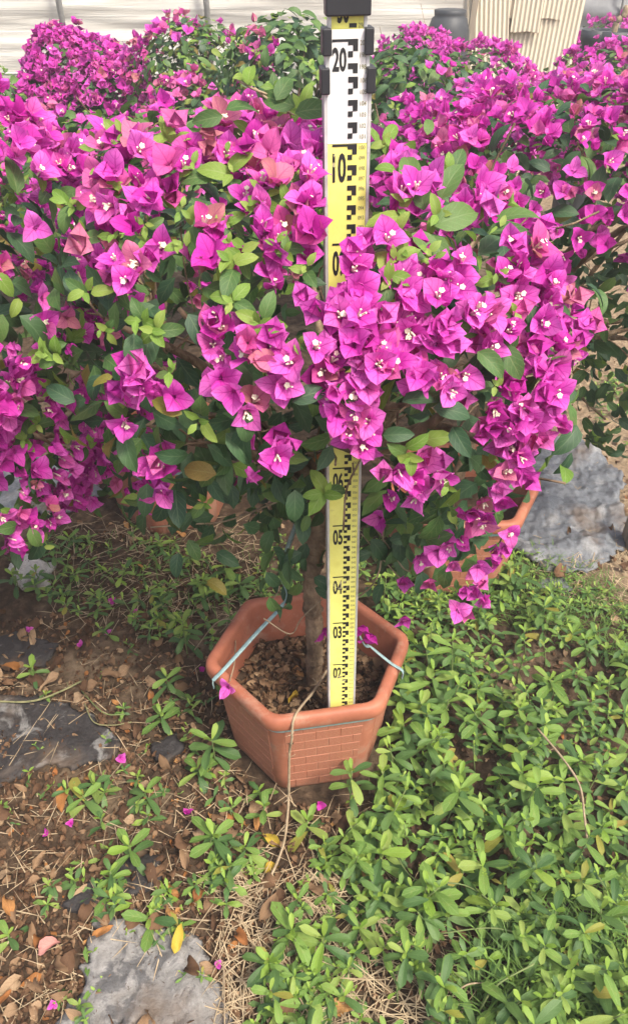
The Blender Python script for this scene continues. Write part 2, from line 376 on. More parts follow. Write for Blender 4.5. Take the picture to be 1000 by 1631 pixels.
def sheet_mat(name, base, mould, thr, scale=14.0, rough=0.6):
    m, nt, out = new_mat(name)
    tc = nt.nodes.new('ShaderNodeTexCoord'); P = tc.outputs['Object']
    n1 = N(nt, 'ShaderNodeTexNoise', Scale=scale, Detail=8.0, Roughness=0.62, Distortion=0.6); nt.links.new(P, n1.inputs['Vector'])
    n2 = N(nt, 'ShaderNodeTexNoise', Scale=90.0, Detail=6.0, Roughness=0.7); nt.links.new(P, n2.inputs['Vector'])
    n3 = N(nt, 'ShaderNodeTexNoise', Scale=5.0, Detail=5.0, Roughness=0.6); nt.links.new(P, n3.inputs['Vector'])
    f = math_n(nt, 'MINIMUM', math_n(nt, 'MAXIMUM', math_n(nt, 'MULTIPLY', math_n(nt, 'SUBTRACT', n1.outputs[0], thr), 14.0), 0.0), 1.0)
    c = mix_c(nt, f, base, mould)
    c = mix_c(nt, 0.8, c, ramp(nt, n2.outputs[0], [(0.3, (0.55, 0.54, 0.52)), (0.7, (1.25, 1.24, 1.22))]), 'MULTIPLY')
    d = math_n(nt, 'MINIMUM', math_n(nt, 'MAXIMUM', math_n(nt, 'MULTIPLY', math_n(nt, 'SUBTRACT', n3.outputs[0], 0.54), 7.0), 0.0), 0.75)
    c = mix_c(nt, d, c, (0.12, 0.085, 0.058))
    n4 = N(nt, 'ShaderNodeTexNoise', Scale=170.0, Detail=3.0, Roughness=0.6); nt.links.new(P, n4.inputs['Vector'])
    c = mix_c(nt, math_n(nt, 'MULTIPLY', math_n(nt, 'GREATER_THAN', n4.outputs[0], 0.66), 0.7), c, (0.07, 0.05, 0.035))
    w1 = N(nt, 'ShaderNodeTexWave', Scale=150.0, Distortion=1.5); nt.links.new(P, w1.inputs['Vector'])
    w2 = N(nt, 'ShaderNodeTexWave', Scale=150.0, Distortion=1.5); w2.bands_direction = 'Y'; nt.links.new(P, w2.inputs['Vector'])
    wv = math_n(nt, 'MULTIPLY', w1.outputs['Fac'], w2.outputs['Fac'])
    c = mix_c(nt, 0.6, c, ramp(nt, wv, [(0.0, (0.78, 0.78, 0.78)), (1.0, (1.18, 1.18, 1.18))]), 'MULTIPLY')
    p = N(nt, 'ShaderNodeBsdfPrincipled', Roughness=rough); p.inputs['Specular IOR Level'].default_value = 0.35
    nt.links.new(c, p.inputs['Base Color'])
    bp = N(nt, 'ShaderNodeBump', Strength=0.7, Distance=0.005)
    nt.links.new(math_n(nt, 'ADD', n2.outputs[0], n1.outputs[0]), bp.inputs['Height']); nt.links.new(bp.outputs[0], p.inputs['Normal'])
    nt.links.new(p.outputs[0], out.inputs[0])
    return m
M['sheet_dark'] = sheet_mat('mulch_film_dark', (0.034, 0.031, 0.031), (0.20, 0.20, 0.195), 0.56)
M['sheet_grey'] = sheet_mat('mulch_film_grey', (0.11, 0.11, 0.112), (0.24, 0.236, 0.228), 0.45, 26.0)
M['sheet_blue'] = sheet_mat('mulch_film_blue', (0.15, 0.165, 0.185), (0.24, 0.25, 0.26), 0.5, 9.0, 0.45)
M['sheet_pale'] = sheet_mat('mulch_film_pale', (0.45, 0.44, 0.41), (0.60, 0.59, 0.55), 0.5, 16.0)
M['film'] = noise_mat('greenhouse_film', [(0.3, (0.60, 0.58, 0.51)), (0.55, (0.69, 0.675, 0.61)), (0.75, (0.78, 0.77, 0.72))], 3.0, 0.42, 0.5, 0.02, 8.0, 0.4, coord='Object', stretch=(0.30, 1, 9.0), dist=0.5, trans=0.15)
M['film_grey'] = noise_mat('shade_film', [(0.3, (0.14, 0.15, 0.16)), (0.7, (0.22, 0.23, 0.245))], 2.5, 0.4, 0.25, 0.02, 5.0, 0.5, stretch=(1.6, 1, 0.5))
M['pipe'] = noise_mat('galvanised_pipe', [(0.3, (0.30, 0.31, 0.30)), (0.7, (0.42, 0.43, 0.42))], 30.0, 0.5, 0.1, metal=0.5)
M['corrugated'] = noise_mat('corrugated_sheet', [(0.25, (0.56, 0.50, 0.39)), (0.55, (0.62, 0.56, 0.44)), (0.8, (0.67, 0.61, 0.49))], 7.0, 0.7, 0.1, 0.002, 7.0, 0.25, stretch=(1, 1, 0.25))
M['barrel'] = noise_mat('tub_plastic', [(0.3, (0.035, 0.040, 0.046)), (0.7, (0.060, 0.066, 0.072))], 9.0, 0.5, 0.1)
M['wood'] = noise_mat('weathered_wood', [(0.3, (0.20, 0.17, 0.13)), (0.7, (0.36, 0.31, 0.24))], 12.0, 0.85, 0.5, 0.004, 6.0, 0.2, stretch=(6, 6, 0.4))

# ------------------------------------------------------------------ ground
def fbm(x, y, s, seed=0.0):
    return noise.fractal(Vector((x * s + seed, y * s - seed, seed * 0.37)), 0.9, 2.1, 4)

def ground_h(x, y):
    return 0.012 * fbm(x, y, 3.0, 3.1) + 0.007 * fbm(x, y, 14.0, 8.2) - 0.004

def build_ground():
    fine = list(np.arange(-1.25, 1.2501, 0.0125))
    xs = [-260, -120, -60, -30, -14, -8, -5, -3.5, -2.5, -1.9, -1.5] + fine + [1.5, 1.9, 2.5, 3.5, 5, 8, 14, 30, 60, 120, 260]
    fy = list(np.arange(0.25, 2.6, 0.0125))
    ys = [-200, -80, -30, -12, -5, -2, -0.8, -0.2, 0.1] + fy + [2.8, 3.1, 3.6, 4.4, 5.5, 7, 9, 13, 20, 40, 90, 260]
    v = []; f = []
    for y in ys:
        for x in xs:
            near = max(0.0, 1 - max(abs(x) - 1.25, 0.25 - y, y - 2.6, 0) / 1.0)
            v.append((x, y, ground_h(x, y) * near))
    n = len(xs)
    for j in range(len(ys) - 1):
        for i in range(n - 1):
            a = j * n + i
            f.append((a, a + 1, a + n + 1, a + n))
    o = obj('ground', mesh_np('ground', v, f, M['ground']))
    tag(o, kind='structure')
build_ground()

# ------------------------------------------------------------------ leaf and flower templates
def blade(L, W, prof, rows=5, cols=4, fold=0.25, bend0=0.0, bend1=0.6, wave=0.0, twist=0.0, seed=0, cup=1.0):
    """a leaf blade: base at the origin, grows along +Y, upper side +Z; bends through bend0..bend1 radians"""
    r = random.Random(seed)
    ph = r.uniform(0, 6.28)
    v = []; uv = []; f = []
    py_, pz = 0.0, 0.0
    for i in range(rows + 1):
        t = i / rows
        if i:
            tm = (i - 0.5) / rows
            b = bend0 + (bend1 - bend0) * tm
            py_ += L / rows * math.cos(b); pz -= L / rows * math.sin(b)
        b = bend0 + (bend1 - bend0) * t
        w = W * 0.5 * prof(t)
        for j in range(cols + 1):
            s = -1 + 2 * j / cols
            lift = abs(s) ** cup * w * fold + wave * W * math.sin(ph + t * 7 + s * 2.0) * abs(s)
            tw = twist * t * s * w
            v.append((s * w * math.cos(fold * 0.8), py_ + lift * math.sin(b), pz + lift * math.cos(b) + tw))
            uv.append((0.5 + s * 0.5, t))
    for i in range(rows):
        for j in range(cols):
            a = i * (cols + 1) + j
            f.append((a, a + 1, a + cols + 2, a + cols + 1))
    return np.array(v), f, np.array(uv)

def p_ovate(t):      # bougainvillea leaf
    return max(0.03, 1.0 * (t ** 0.55) * ((1 - t) ** 0.78) * 1.9)
def p_bract(t):      # broad and heart-shaped, convex edges, short point
    if t < 0.40: return 0.42 + 0.58 * math.sin(math.pi / 2 * t / 0.40)
    u = (t - 0.40) / 0.60
    return max(0.012, (1 - u ** 1.95) ** 0.93 * (1 - 0.05 * u))
def p_weed(t):       # widest beyond the middle, blunt
    return max(0.10 if t < 0.9 else 0.03, (t ** 0.85) * ((1 - t) ** 0.40) * 1.95)
def p_lance(t):
    return max(0.04, (t ** 0.5) * ((1 - t) ** 0.7) * 1.75)

def flower_tpl(L=0.034, W=0.030, open0=0.30, open1=1.25, seed=0, rows=7, cols=4):
    """three bracts joined at the centre, axis +Z"""
    r = random.Random(seed)
    V = [np.zeros((1, 3))]; F = []; U = [np.array([[0.5, 0.0]])]; nb = 1
    for k in range(3):
        l = L * r.uniform(0.88, 1.12); w = W * r.uniform(0.88, 1.12)
        o0 = open0 + r.uniform(-0.15, 0.15); o1 = open1 + r.uniform(-0.45, 0.45); gam = r.uniform(0.7, 1.6)
        v, f, uv = blade(l, w, p_bract, rows, cols, fold=r.uniform(0.02, 0.32), bend0=0, bend1=0, wave=r.uniform(0.04, 0.12), twist=r.uniform(-.35, .35), seed=r.random(), cup=1.7)
        # re-bend: polar angle from the axis runs from o0 to o1
        out = np.zeros_like(v)
        rr = 0.0; zz = 0.0; prev = 0.0
        for i in range(rows + 1):
            t = i / rows
            if i:
                a = o0 + (o1 - o0) * ((i - 0.5) / rows) ** gam
                rr += l / rows * math.sin(a); zz += l / rows * math.cos(a)
            a = o0 + (o1 - o0) * t ** gam
            for j in range(cols + 1):
                q = v[i * (cols + 1) + j]
                out[i * (cols + 1) + j] = (q[0], rr - q[2] * math.cos(a), zz + q[2] * math.sin(a))
        az = k * 2.0944 + r.uniform(-0.3, 0.3)
        ca, sa = math.cos(az), math.sin(az)
        out = np.c_[out[:, 0] * ca - out[:, 1] * sa, out[:, 0] * sa + out[:, 1] * ca, out[:, 2]]
        # drop the first row, fan from the shared centre
        V.append(out[cols + 1:]); U.append(uv[cols + 1:])
        base = nb
        for j in range(cols): F.append((0, base + j + 1, base + j)[::-1])
        for i in range(rows - 1):
            for j in range(cols):
                a = base + i * (cols + 1) + j
                F.append((a, a + 1, a + cols + 2, a + cols + 1))
        nb += rows * (cols + 1)
    return np.vstack(V), F, np.vstack(U)

def floret_mesh(seed, opened=True):
    r = random.Random(seed); mb = MB()
    for k in range(3):
        az = k * 2.1 + r.uniform(-.4, .4); ln = 0.016 * r.uniform(0.85, 1.1); tl = 0.22
        top = Vector((math.cos(az) * ln * tl, math.sin(az) * ln * tl, ln))
        mb.tube([(0, 0, 0), top * 0.5 + Vector((0, 0, 0.001)), top], [0.0008, 0.0013, 0.0011], 5)
        if opened and (k == 0 or (k == 1 and r.random() < 0.4)):
            b = [tuple(top + Vector((0, 0, 0.0006)))]
            for q in range(10):
                a = q * math.pi / 5; rr = 0.0037 if q % 2 == 0 else 0.0029
                b.append(tuple(top + Vector((math.cos(a) * rr, math.sin(a) * rr, 0.0004 + (0.0008 if q % 2 == 0 else 0)))))
            mb.add(b, [(0, 1 + q, 1 + (q + 1) % 10) for q in range(10)])
    return mb.mesh('floret', M['floret'], smooth=False)

LEAF_T = [blade(1.0, 0.66, p_ovate, 6, 4, fold=rnd.uniform(0.1, 0.38), bend0=rnd.uniform(-.35, 0.05), bend1=rnd.uniform(0.3, 1.0), wave=rnd.uniform(0.0, 0.05), twist=rnd.uniform(-.3, .3), seed=i) for i in range(7)]
LEAF_LO = [blade(1.0, 0.66, p_ovate, 3, 2, fold=rnd.uniform(0.1, 0.35), bend0=-.1, bend1=rnd.uniform(0.3, 0.9), seed=i) for i in range(4)]
FLOW_T = [flower_tpl(1.0, rnd.uniform(0.74, 0.90), rnd.uniform(0.25, 0.6), rnd.uniform(0.95, 1.5), seed=20 + i) for i in range(11)]
FLOW_T += [flower_tpl(1.0, 0.76, 0.12, rnd.uniform(0.45, 0.7), seed=40 + i) for i in range(3)]     # half closed
FLOW_LO = [flower_tpl(1.0, 0.9, 0.35, rnd.uniform(0.9, 1.4), seed=60 + i, rows=2, cols=2) for i in range(4)]
LEAF_KINDS = ('leaf_dark', 'leaf_mid', 'leaf_young', 'leaf_old')
FLOW_KINDS = ('bract', 'bract_deep', 'bract_faded')
LEAF_ME = {k: [mesh_np('leaf', t[0], t[1], M[k], t[2]) for t in LEAF_T] for k in LEAF_KINDS}
FLOW_ME = {k: [mesh_np('flower', t[0], t[1], M[k], t[2], [0.0] + [q * 0.12 for q in range(3) for _ in range((len(t[0]) - 1) // 3)]) for t in FLOW_T] for k in FLOW_KINDS}
FLORET_ME = [floret_mesh(i, i < 4) for i in range(6)]

def frame(axis_y, hint):
    """rotation whose Y is axis_y and whose Z is as near hint as possible"""
    y = Vector(axis_y).normalized()
    h = Vector(hint)
    x = y.cross(h)
    if x.length < 1e-4: x = y.orthogonal()
    x.normalize(); z = x.cross(y)
    return Matrix((x, y, z)).transposed()

def frame_z(axis_z, spin):
    z = Vector(axis_z).normalized()
    q = z.to_track_quat('Z', 'Y').to_matrix()
    return q @ Matrix.Rotation(spin, 3, 'Z')

def mass(name, items, tpls, mat, parent=None, origin=(0, 0, 0)):
    """items (pos, rot3x3, scale, tint) of many leaves joined into one mesh"""
    if not items: return None
    V = []; F = []; U = []; T = []; nb = 0
    og = np.array(origin)
    for i, (p, R, s, tn) in enumerate(items):
        v, f, uv = tpls[i % len(tpls)]
        V.append(v @ (np.array(R).T * s) + (np.array(p) - og)); U.append(uv); T.append(np.full(len(v), tn))
        F += [tuple(a + nb for a in q) for q in f]
        nb += len(v)
    o = obj(name, mesh_np(name, np.vstack(V), F, mat, np.vstack(U), np.concatenate(T)), parent)
    o['kind'] = 'stuff'
    return o

def rv(s=1.0):
    return Vector((rnd.gauss(0, s), rnd.gauss(0, s), rnd.gauss(0, s)))

# ------------------------------------------------------------------ bougainvillea
class Crown:
    def __init__(self, blobs): self.b = [(np.array(c, float), np.array(r, float)) for c, r in blobs]
    def hit(self, px, py):
        d = ray(px, py); best = None
        for c, r in self.b:
            o = (CAMP - c) / r; dd = d / r
            A = dd @ dd; B = 2 * o @ dd; C = o @ o - 1
            q = B * B - 4 * A * C
            if q > 0:
                t = (-B - math.sqrt(q)) / (2 * A)
                if t > 0 and (best is None or t < best[0]):
                    p = CAMP + d * t; n = (p - c) / r ** 2
                    best = (t, p, n / np.linalg.norm(n))
        return best
    def inside(self, p, k=1.0):
        return any(((np.asarray(p) - c) / r) @ ((np.asarray(p) - c) / r) < k * k for c, r in self.b)
    def sample(self, lo=0.86, hi=1.03):
        while True:
            w = [r[0] * r[1] + r[1] * r[2] + r[0] * r[2] for c, r in self.b]
            c, r = rnd.choices(self.b, w)[0]
            u = Vector((rnd.gauss(0, 1), rnd.gauss(0, 1), rnd.gauss(0, 1))).normalized()
            k = rnd.uniform(lo, hi)
            p = c + r * np.array(u) * k
            others = [(cc, r2) for cc, r2 in self.b if cc is not c]
            if any(((p - cc) / r2) @ ((p - cc) / r2) < (lo * 0.95) ** 2 for cc, r2 in others): continue
            n = np.array(u) / r
            return p, n / np.linalg.norm(n)

def ok_staff(p, pad=0.0):
    """keep the leaves off the staff and from hiding the parts of it that show"""
    x, y, z = p
    if abs(x - 0.044) < 0.043 + pad and 0.795 < y < 0.90: return False
    if y < 0.83:
        px, py, d = proj(p)
        if 497 < px < 612 and (py < 425 or 712 < py < 1130): return False
    return True

def tocam(p):
    v = Vector(CAMP - np.asarray(p)); v.normalize(); return v

class Plant:
    def __init__(self, name, label, base, crown, group):
        self.root = empty(name, base); tag(self.root, label, 'flowering shrub', group)
        self.base = Vector(base); self.crown = crown
        self.leaves = []; self.flowers = []     # (pos, R, scale, kind, floret?)
    def leaf(self, p, d, n, s, kind): self.leaves.append((Vector(p), frame(d, n), s, kind, False))
    def flower(self, p, axis, s, kind, fl): self.flowers.append((Vector(p), frame_z(axis, rnd.uniform(0, 6.28)), s, kind, fl))
    def finish(self, n_leaf, n_flower):
        b = self.base
        def score(it):
            px, py, d = proj(it[0])
            if d < 0.1: return 1e9
            inview = -40 < px < 1040 and -40 < py < 1671
            hit = self.crown.hit(px, py)
            depth = 0 if hit is None else max(0, (Vector(it[0]) - Vector(CAMP)).length - hit[0])
            return (0 if inview else 5) + depth * 4 + (0 if it[4] else 0.05) - it[2] * 2
        for items, n, me, lo, nm in ((self.leaves, n_leaf, LEAF_ME, LEAF_LO, 'leaf'), (self.flowers, n_flower, FLOW_ME, FLOW_LO, 'flower')):
            items.sort(key=score)
            for p, R, s, kind, fl in items[:n]:
                ms = me[kind]
                o = bpy.data.objects.new(nm, ms[rnd.randrange(len(ms))])
                o.matrix_basis = Matrix.LocRotScale(p - b, R, (s, s, s))
                link(o, self.root)
                if fl:
                    c = bpy.data.objects.new('floret', FLORET_ME[rnd.randrange(len(FLORET_ME))])
                    c.matrix_basis = Matrix.Scale(1.0 / s * (s / 0.034) ** 0.5, 4)
                    link(c, o)
            rest = items[n:]
            for kind in me:
                sub = [(tuple(p), R, s, rnd.random()) for p, R, s, k, fl in rest if k == kind]
                mass(nm + '_mass', sub, lo, M[kind], self.root, tuple(b))
    def wood(self, trunk_pts, r0, r1, n_br, twigs=3, bark='bark'):
        b = self.base
        pts = spline([Vector(p) - b for p in trunk_pts], 6)
        mb = MB()
        k = len(pts) - 1
        pts2 = spline(pts, 3); k = len(pts2) - 1
        mb.tube([p + rv(0.0009) for p in pts2], [(r0 + (r1 - r0) * i / k) * (1 + rnd.uniform(-.07, .07) + (0.22 if i % 17 == 9 else 0)) for i in range(k + 1)], 14)
        obj('trunk', mb.mesh('trunk', M[bark]), self.root)
        top = pts[-1]
        for i in range(n_br):
            e, n = self.crown.sample(0.55, 0.9)
            e = Vector(e) - b
            s = pts[-1 - rnd.randrange(4)]
            mid = s.lerp(e, 0.5) + rv(0.02) + Vector((0, 0, 0.04))
            sp = spline([s, mid, e], 5)
            mb = MB(); mb.tube(sp, [r1 * 0.6 * (1 - 0.8 * q / (len(sp) - 1)) + 0.0012 for q in range(len(sp))], 6)
            for _ in range(twigs):
                q = sp[rnd.randrange(3, len(sp))]
                e2 = q + rv(0.05) + (e - s).normalized() * 0.07
                mb.tube(spline([q, q.lerp(e2, 0.5) + rv(0.01), e2], 3), 0.0014, 4)
            obj('branch', mb.mesh('branch', M[bark]), self.root)

def fill(pl, n_leaf, n_inner, ls, kinds, droop=0.5):
    """leaves over the whole crown, dark ones inside"""
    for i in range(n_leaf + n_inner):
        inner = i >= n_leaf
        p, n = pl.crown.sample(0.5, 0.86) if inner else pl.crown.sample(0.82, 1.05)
        if not ok_staff(p): continue
        n = Vector(n)
        tan = n.cross(rv()).normalized()
        d = tan * 0.8 + n * rnd.uniform(0.0, 0.7) + Vector((0, 0, -droop * rnd.random()))
        nn = n * 0.8 + Vector((0, -0.1, 0.55)) + rv(0.35)
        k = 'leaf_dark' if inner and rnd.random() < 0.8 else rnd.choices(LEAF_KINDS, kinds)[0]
        pl.leaf(p, d, nn, ls * rnd.uniform(0.6, 1.2) * (0.75 if k == 'leaf_young' else 1), k)

def cluster(pl, c, n, r, m, fs, kind_w, fl=0.35):
    """m flowers on a patch of the crown round c"""
    c = Vector(c); n = Vector(n)
    for _ in range(m):
        q = c + (rv(r * 0.55) - n * 0) ; q = q - n * ((q - c).dot(n)) + n * rnd.uniform(-0.6, 0.7) * r * 0.7
        if not ok_staff(q, 0.01): continue
        ax = n * 0.9 + tocam(q) * 0.25 + Vector((0, 0, 0.15)) + (q - c) / max(r, 0.01) * 0.35 + rv(0.35)
        pl.flower(q, ax, fs * rnd.uniform(0.78, 1.15), rnd.choices(FLOW_KINDS, kind_w)[0], rnd.random() < fl)

def tip_rosette(pl, c, n, ls, m=6, kind='leaf_young'):
    c = Vector(c); n = Vector(n)
    for i in range(m):
        t = n.cross(rv()).normalized() if i == 0 else Matrix.Rotation(2.4 + rnd.uniform(-.5, .5), 3, n) @ t
        up = 0.9 - 0.14 * i
        pl.leaf(c + n * (0.006 - 0.003 * i) + rv(.002), t + n * (up * 0.8 + rnd.uniform(-.35, .35)) + rv(.15), n - t * 0.5 + rv(0.1), ls * (0.45 + 0.11 * i) * rnd.uniform(0.7, 1.2), kind if i < m - 1 else 'leaf_mid')

# ------------------------------------------------------------------ pots
def hexring(R, z, cr, rot, ns=4):
    """hexagon with rounded corners, circumradius R"""
    out = []
    for k in range(6):
        a = rot + k * math.pi / 3
        d = cr / math.cos(math.pi / 6)
        cxy = (math.cos(a) * (R - d), math.sin(a) * (R - d))
        for j in range(ns + 1):
            b = a - math.pi / 6 + (math.pi / 3) * j / ns
            out.append((cxy[0] + cr * math.cos(b), cxy[1] + cr * math.sin(b), z))
    return out

def loft(rings, mat, name, close_bottom=False):
    n = len(rings[0]); v = [p for r in rings for p in r]; f = []
    for i in range(len(rings) - 1):
        for k in range(n):
            a = i * n + k; b = i * n + (k + 1) % n
            f.append((a, b, b + n, a + n))
    if close_bottom: f.append(tuple(range(n))[::-1])
    me = mesh_np(name, v, f, mat)
    return me

POT_ROT = R_(10.5)
BRICK = MB()
_b = [(-.5, 0, -.5), (.5, 0, -.5), (.5, 0, .5), (-.5, 0, .5)]
BRICK.add(_b + [(x * 0.97, -1, z * 0.93) for x, y, z in _b], [(0, 1, 5, 4), (1, 2, 6, 5), (2, 3, 7, 6), (3, 0, 4, 7), (4, 5, 6, 7)])
BRICK_ME = BRICK.mesh('brick', M['terra_dusty'], smooth=False)

def make_pot(loc, label, rot, group, bricks=True, tie=True):
    root = empty('plant_pot', loc); tag(root, label, 'pot', group)
    RB, RT, ZT = 0.162, 0.186, 0.222
    Rz = lambda z: RB + (RT - RB) * z / ZT
    body = [hexring(RB - 0.006, 0.0, 0.024, rot), hexring(RB, 0.006, 0.026, rot)] + [hexring(Rz(z), z, 0.026 + 0.02 * z, rot) for z in (0.05, 0.1, 0.15, 0.2, ZT)]
    obj('body', loft(body, M['terra_dusty'], 'body', True), root)
    rim = [hexring(0.187, 0.222, 0.030, rot), hexring(0.200, 0.2215, 0.036, rot), hexring(0.2035, 0.226, 0.038, rot), hexring(0.2035, 0.238, 0.038, rot), hexring(0.201, 0.2465, 0.037, rot), hexring(0.195, 0.2505, 0.035, rot),
           hexring(0.184, 0.2505, 0.031, rot), hexring(0.179, 0.2475, 0.029, rot), hexring(0.1765, 0.240, 0.028, rot), hexring(0.165, 0.15, 0.026, rot), hexring(0.156, 0.10, 0.024, rot)]
    obj('rim', loft(rim, M['terra'], 'rim'), root)
    # soil, hollow and lumpy
    sv = [(0, 0, 0.152)]; sf = []; nr = 10; n = 30
    for i in range(1, nr + 1):
        ring = hexring(0.169 * i / nr, 0, 0.026 * i / nr, rot)
        for x, y, z in ring:
            h = 0.152 + 0.010 * fbm(x, y, 14, 5.0) + 0.006 * fbm(x, y, 45, 9.0)
            sv.append((x, y, h))
    n = len(ring)
    for k in range(n): sf.append((0, 1 + k, 1 + (k + 1) % n))
    for i in range(nr - 1):
        for k in range(n):
            a = 1 + i * n + k; b = 1 + i * n + (k + 1) % n
            sf.append((a, a + n, b + n, b))
    obj('soil', mesh_np('soil', sv, sf, M['soil_pot']), root)
    if bricks:
        rows = 8; h = (ZT - 0.016) / rows
        for k in range(6):
            a = rot + (k + 0.5) * math.pi / 3
            for i in range(rows):
                z = 0.010 + h * (i + 0.5)
                ap = Rz(z) * math.cos(math.pi / 6)
                half = Rz(z) * 0.5 - 0.018
                bw = 0.046
                off = 0.0 if i % 2 else bw / 2
                x = -half - (off + 0.012) % bw
                while x < half - 0.004:
                    x0, x1 = max(x, -half), min(x + bw, half)
                    x += bw
                    if x1 - x0 < 0.008: continue
                    o = bpy.data.objects.new('brick', BRICK_ME)
                    nrm = Vector((math.cos(a), math.sin(a), 0)); tx = Vector((-math.sin(a), math.cos(a), 0))
                    tilt = math.atan2((RT - RB) * math.cos(math.pi / 6), ZT)
                    up = (Vector((0, 0, 1)) * math.cos(tilt) + nrm * math.sin(tilt))
                    nn = (nrm * math.cos(tilt) - Vector((0, 0, 1)) * math.sin(tilt))
                    R = Matrix((tx, -nn, up)).transposed()
                    c = nrm * (ap - 0.0002) + tx * ((x0 + x1) / 2) + Vector((0, 0, z))
                    o.matrix_basis = Matrix.LocRotScale(c, R, ((x1 - x0) - 0.0012, 0.0008 + rnd.uniform(0, 0.0004), h - 0.0012))
                    link(o, root)
    if tie:
        # ribbon wound round the pot under the rim
        ring = hexring(0.1905, 0.213, 0.032, rot)
        v = []; f = []
        for x, y, z in ring: v += [(x, y, z - 0.005), (x * 1.004, y * 1.004, z + 0.005)]
        m = len(ring)
        for k in range(m): f.append((2 * k, 2 * ((k + 1) % m), 2 * ((k + 1) % m) + 1, 2 * k + 1))
        obj('tie_band', mesh_np('tie_band', v, f, M['tie']), root)
    return root

POT_C = Vector((-0.010, 0.950, 0.0))
main_pot = make_pot(POT_C, 'brick-patterned hexagonal terracotta pot in front, holding the measuring staff', POT_ROT, 'terracotta pots')
main_pot.scale = (0.975, 0.875, 1.035)
right_pot = make_pot((0.36, 1.50, 0.0), 'terracotta pot half hidden behind hanging flowers, beside the grey film', R_(2), 'terracotta pots')
left_pot = make_pot((-0.40, 1.74, 0.0), 'terracotta pot in shade behind the dark leaves, left of the front pot', R_(20), 'terracotta pots')
side_pot = make_pot((-0.93, 1.15, 0.0), 'terracotta pot of the magenta shrub at the left edge', R_(5), 'terracotta pots', bricks=False)

# ------------------------------------------------------------------ measuring staff
def text_mesh(txt, h, sx, bold=0.0):
    cu = bpy.data.curves.new('t', 'FONT'); cu.body = txt; cu.size = 1.0; cu.offset = bold; cu.resolution_u = 3
    o = bpy.data.objects.new('t', cu); COL.objects.link(o)
    me = bpy.data.meshes.new_from_object(o)
    v = np.array([p.co[:] for p in me.vertices]); f = [tuple(p.vertices) for p in me.polygons]
    bpy.data.objects.remove(o); bpy.data.curves.remove(cu); bpy.data.meshes.remove(me)
    mn = v.min(0); mx = v.max(0)
    v = (v - mn)
    s = h / (mx[1] - mn[1])
    w = (mx[0] - mn[0])
    return np.c_[v[:, 0] * (sx / w), np.zeros(len(v)), v[:, 1] * s], f

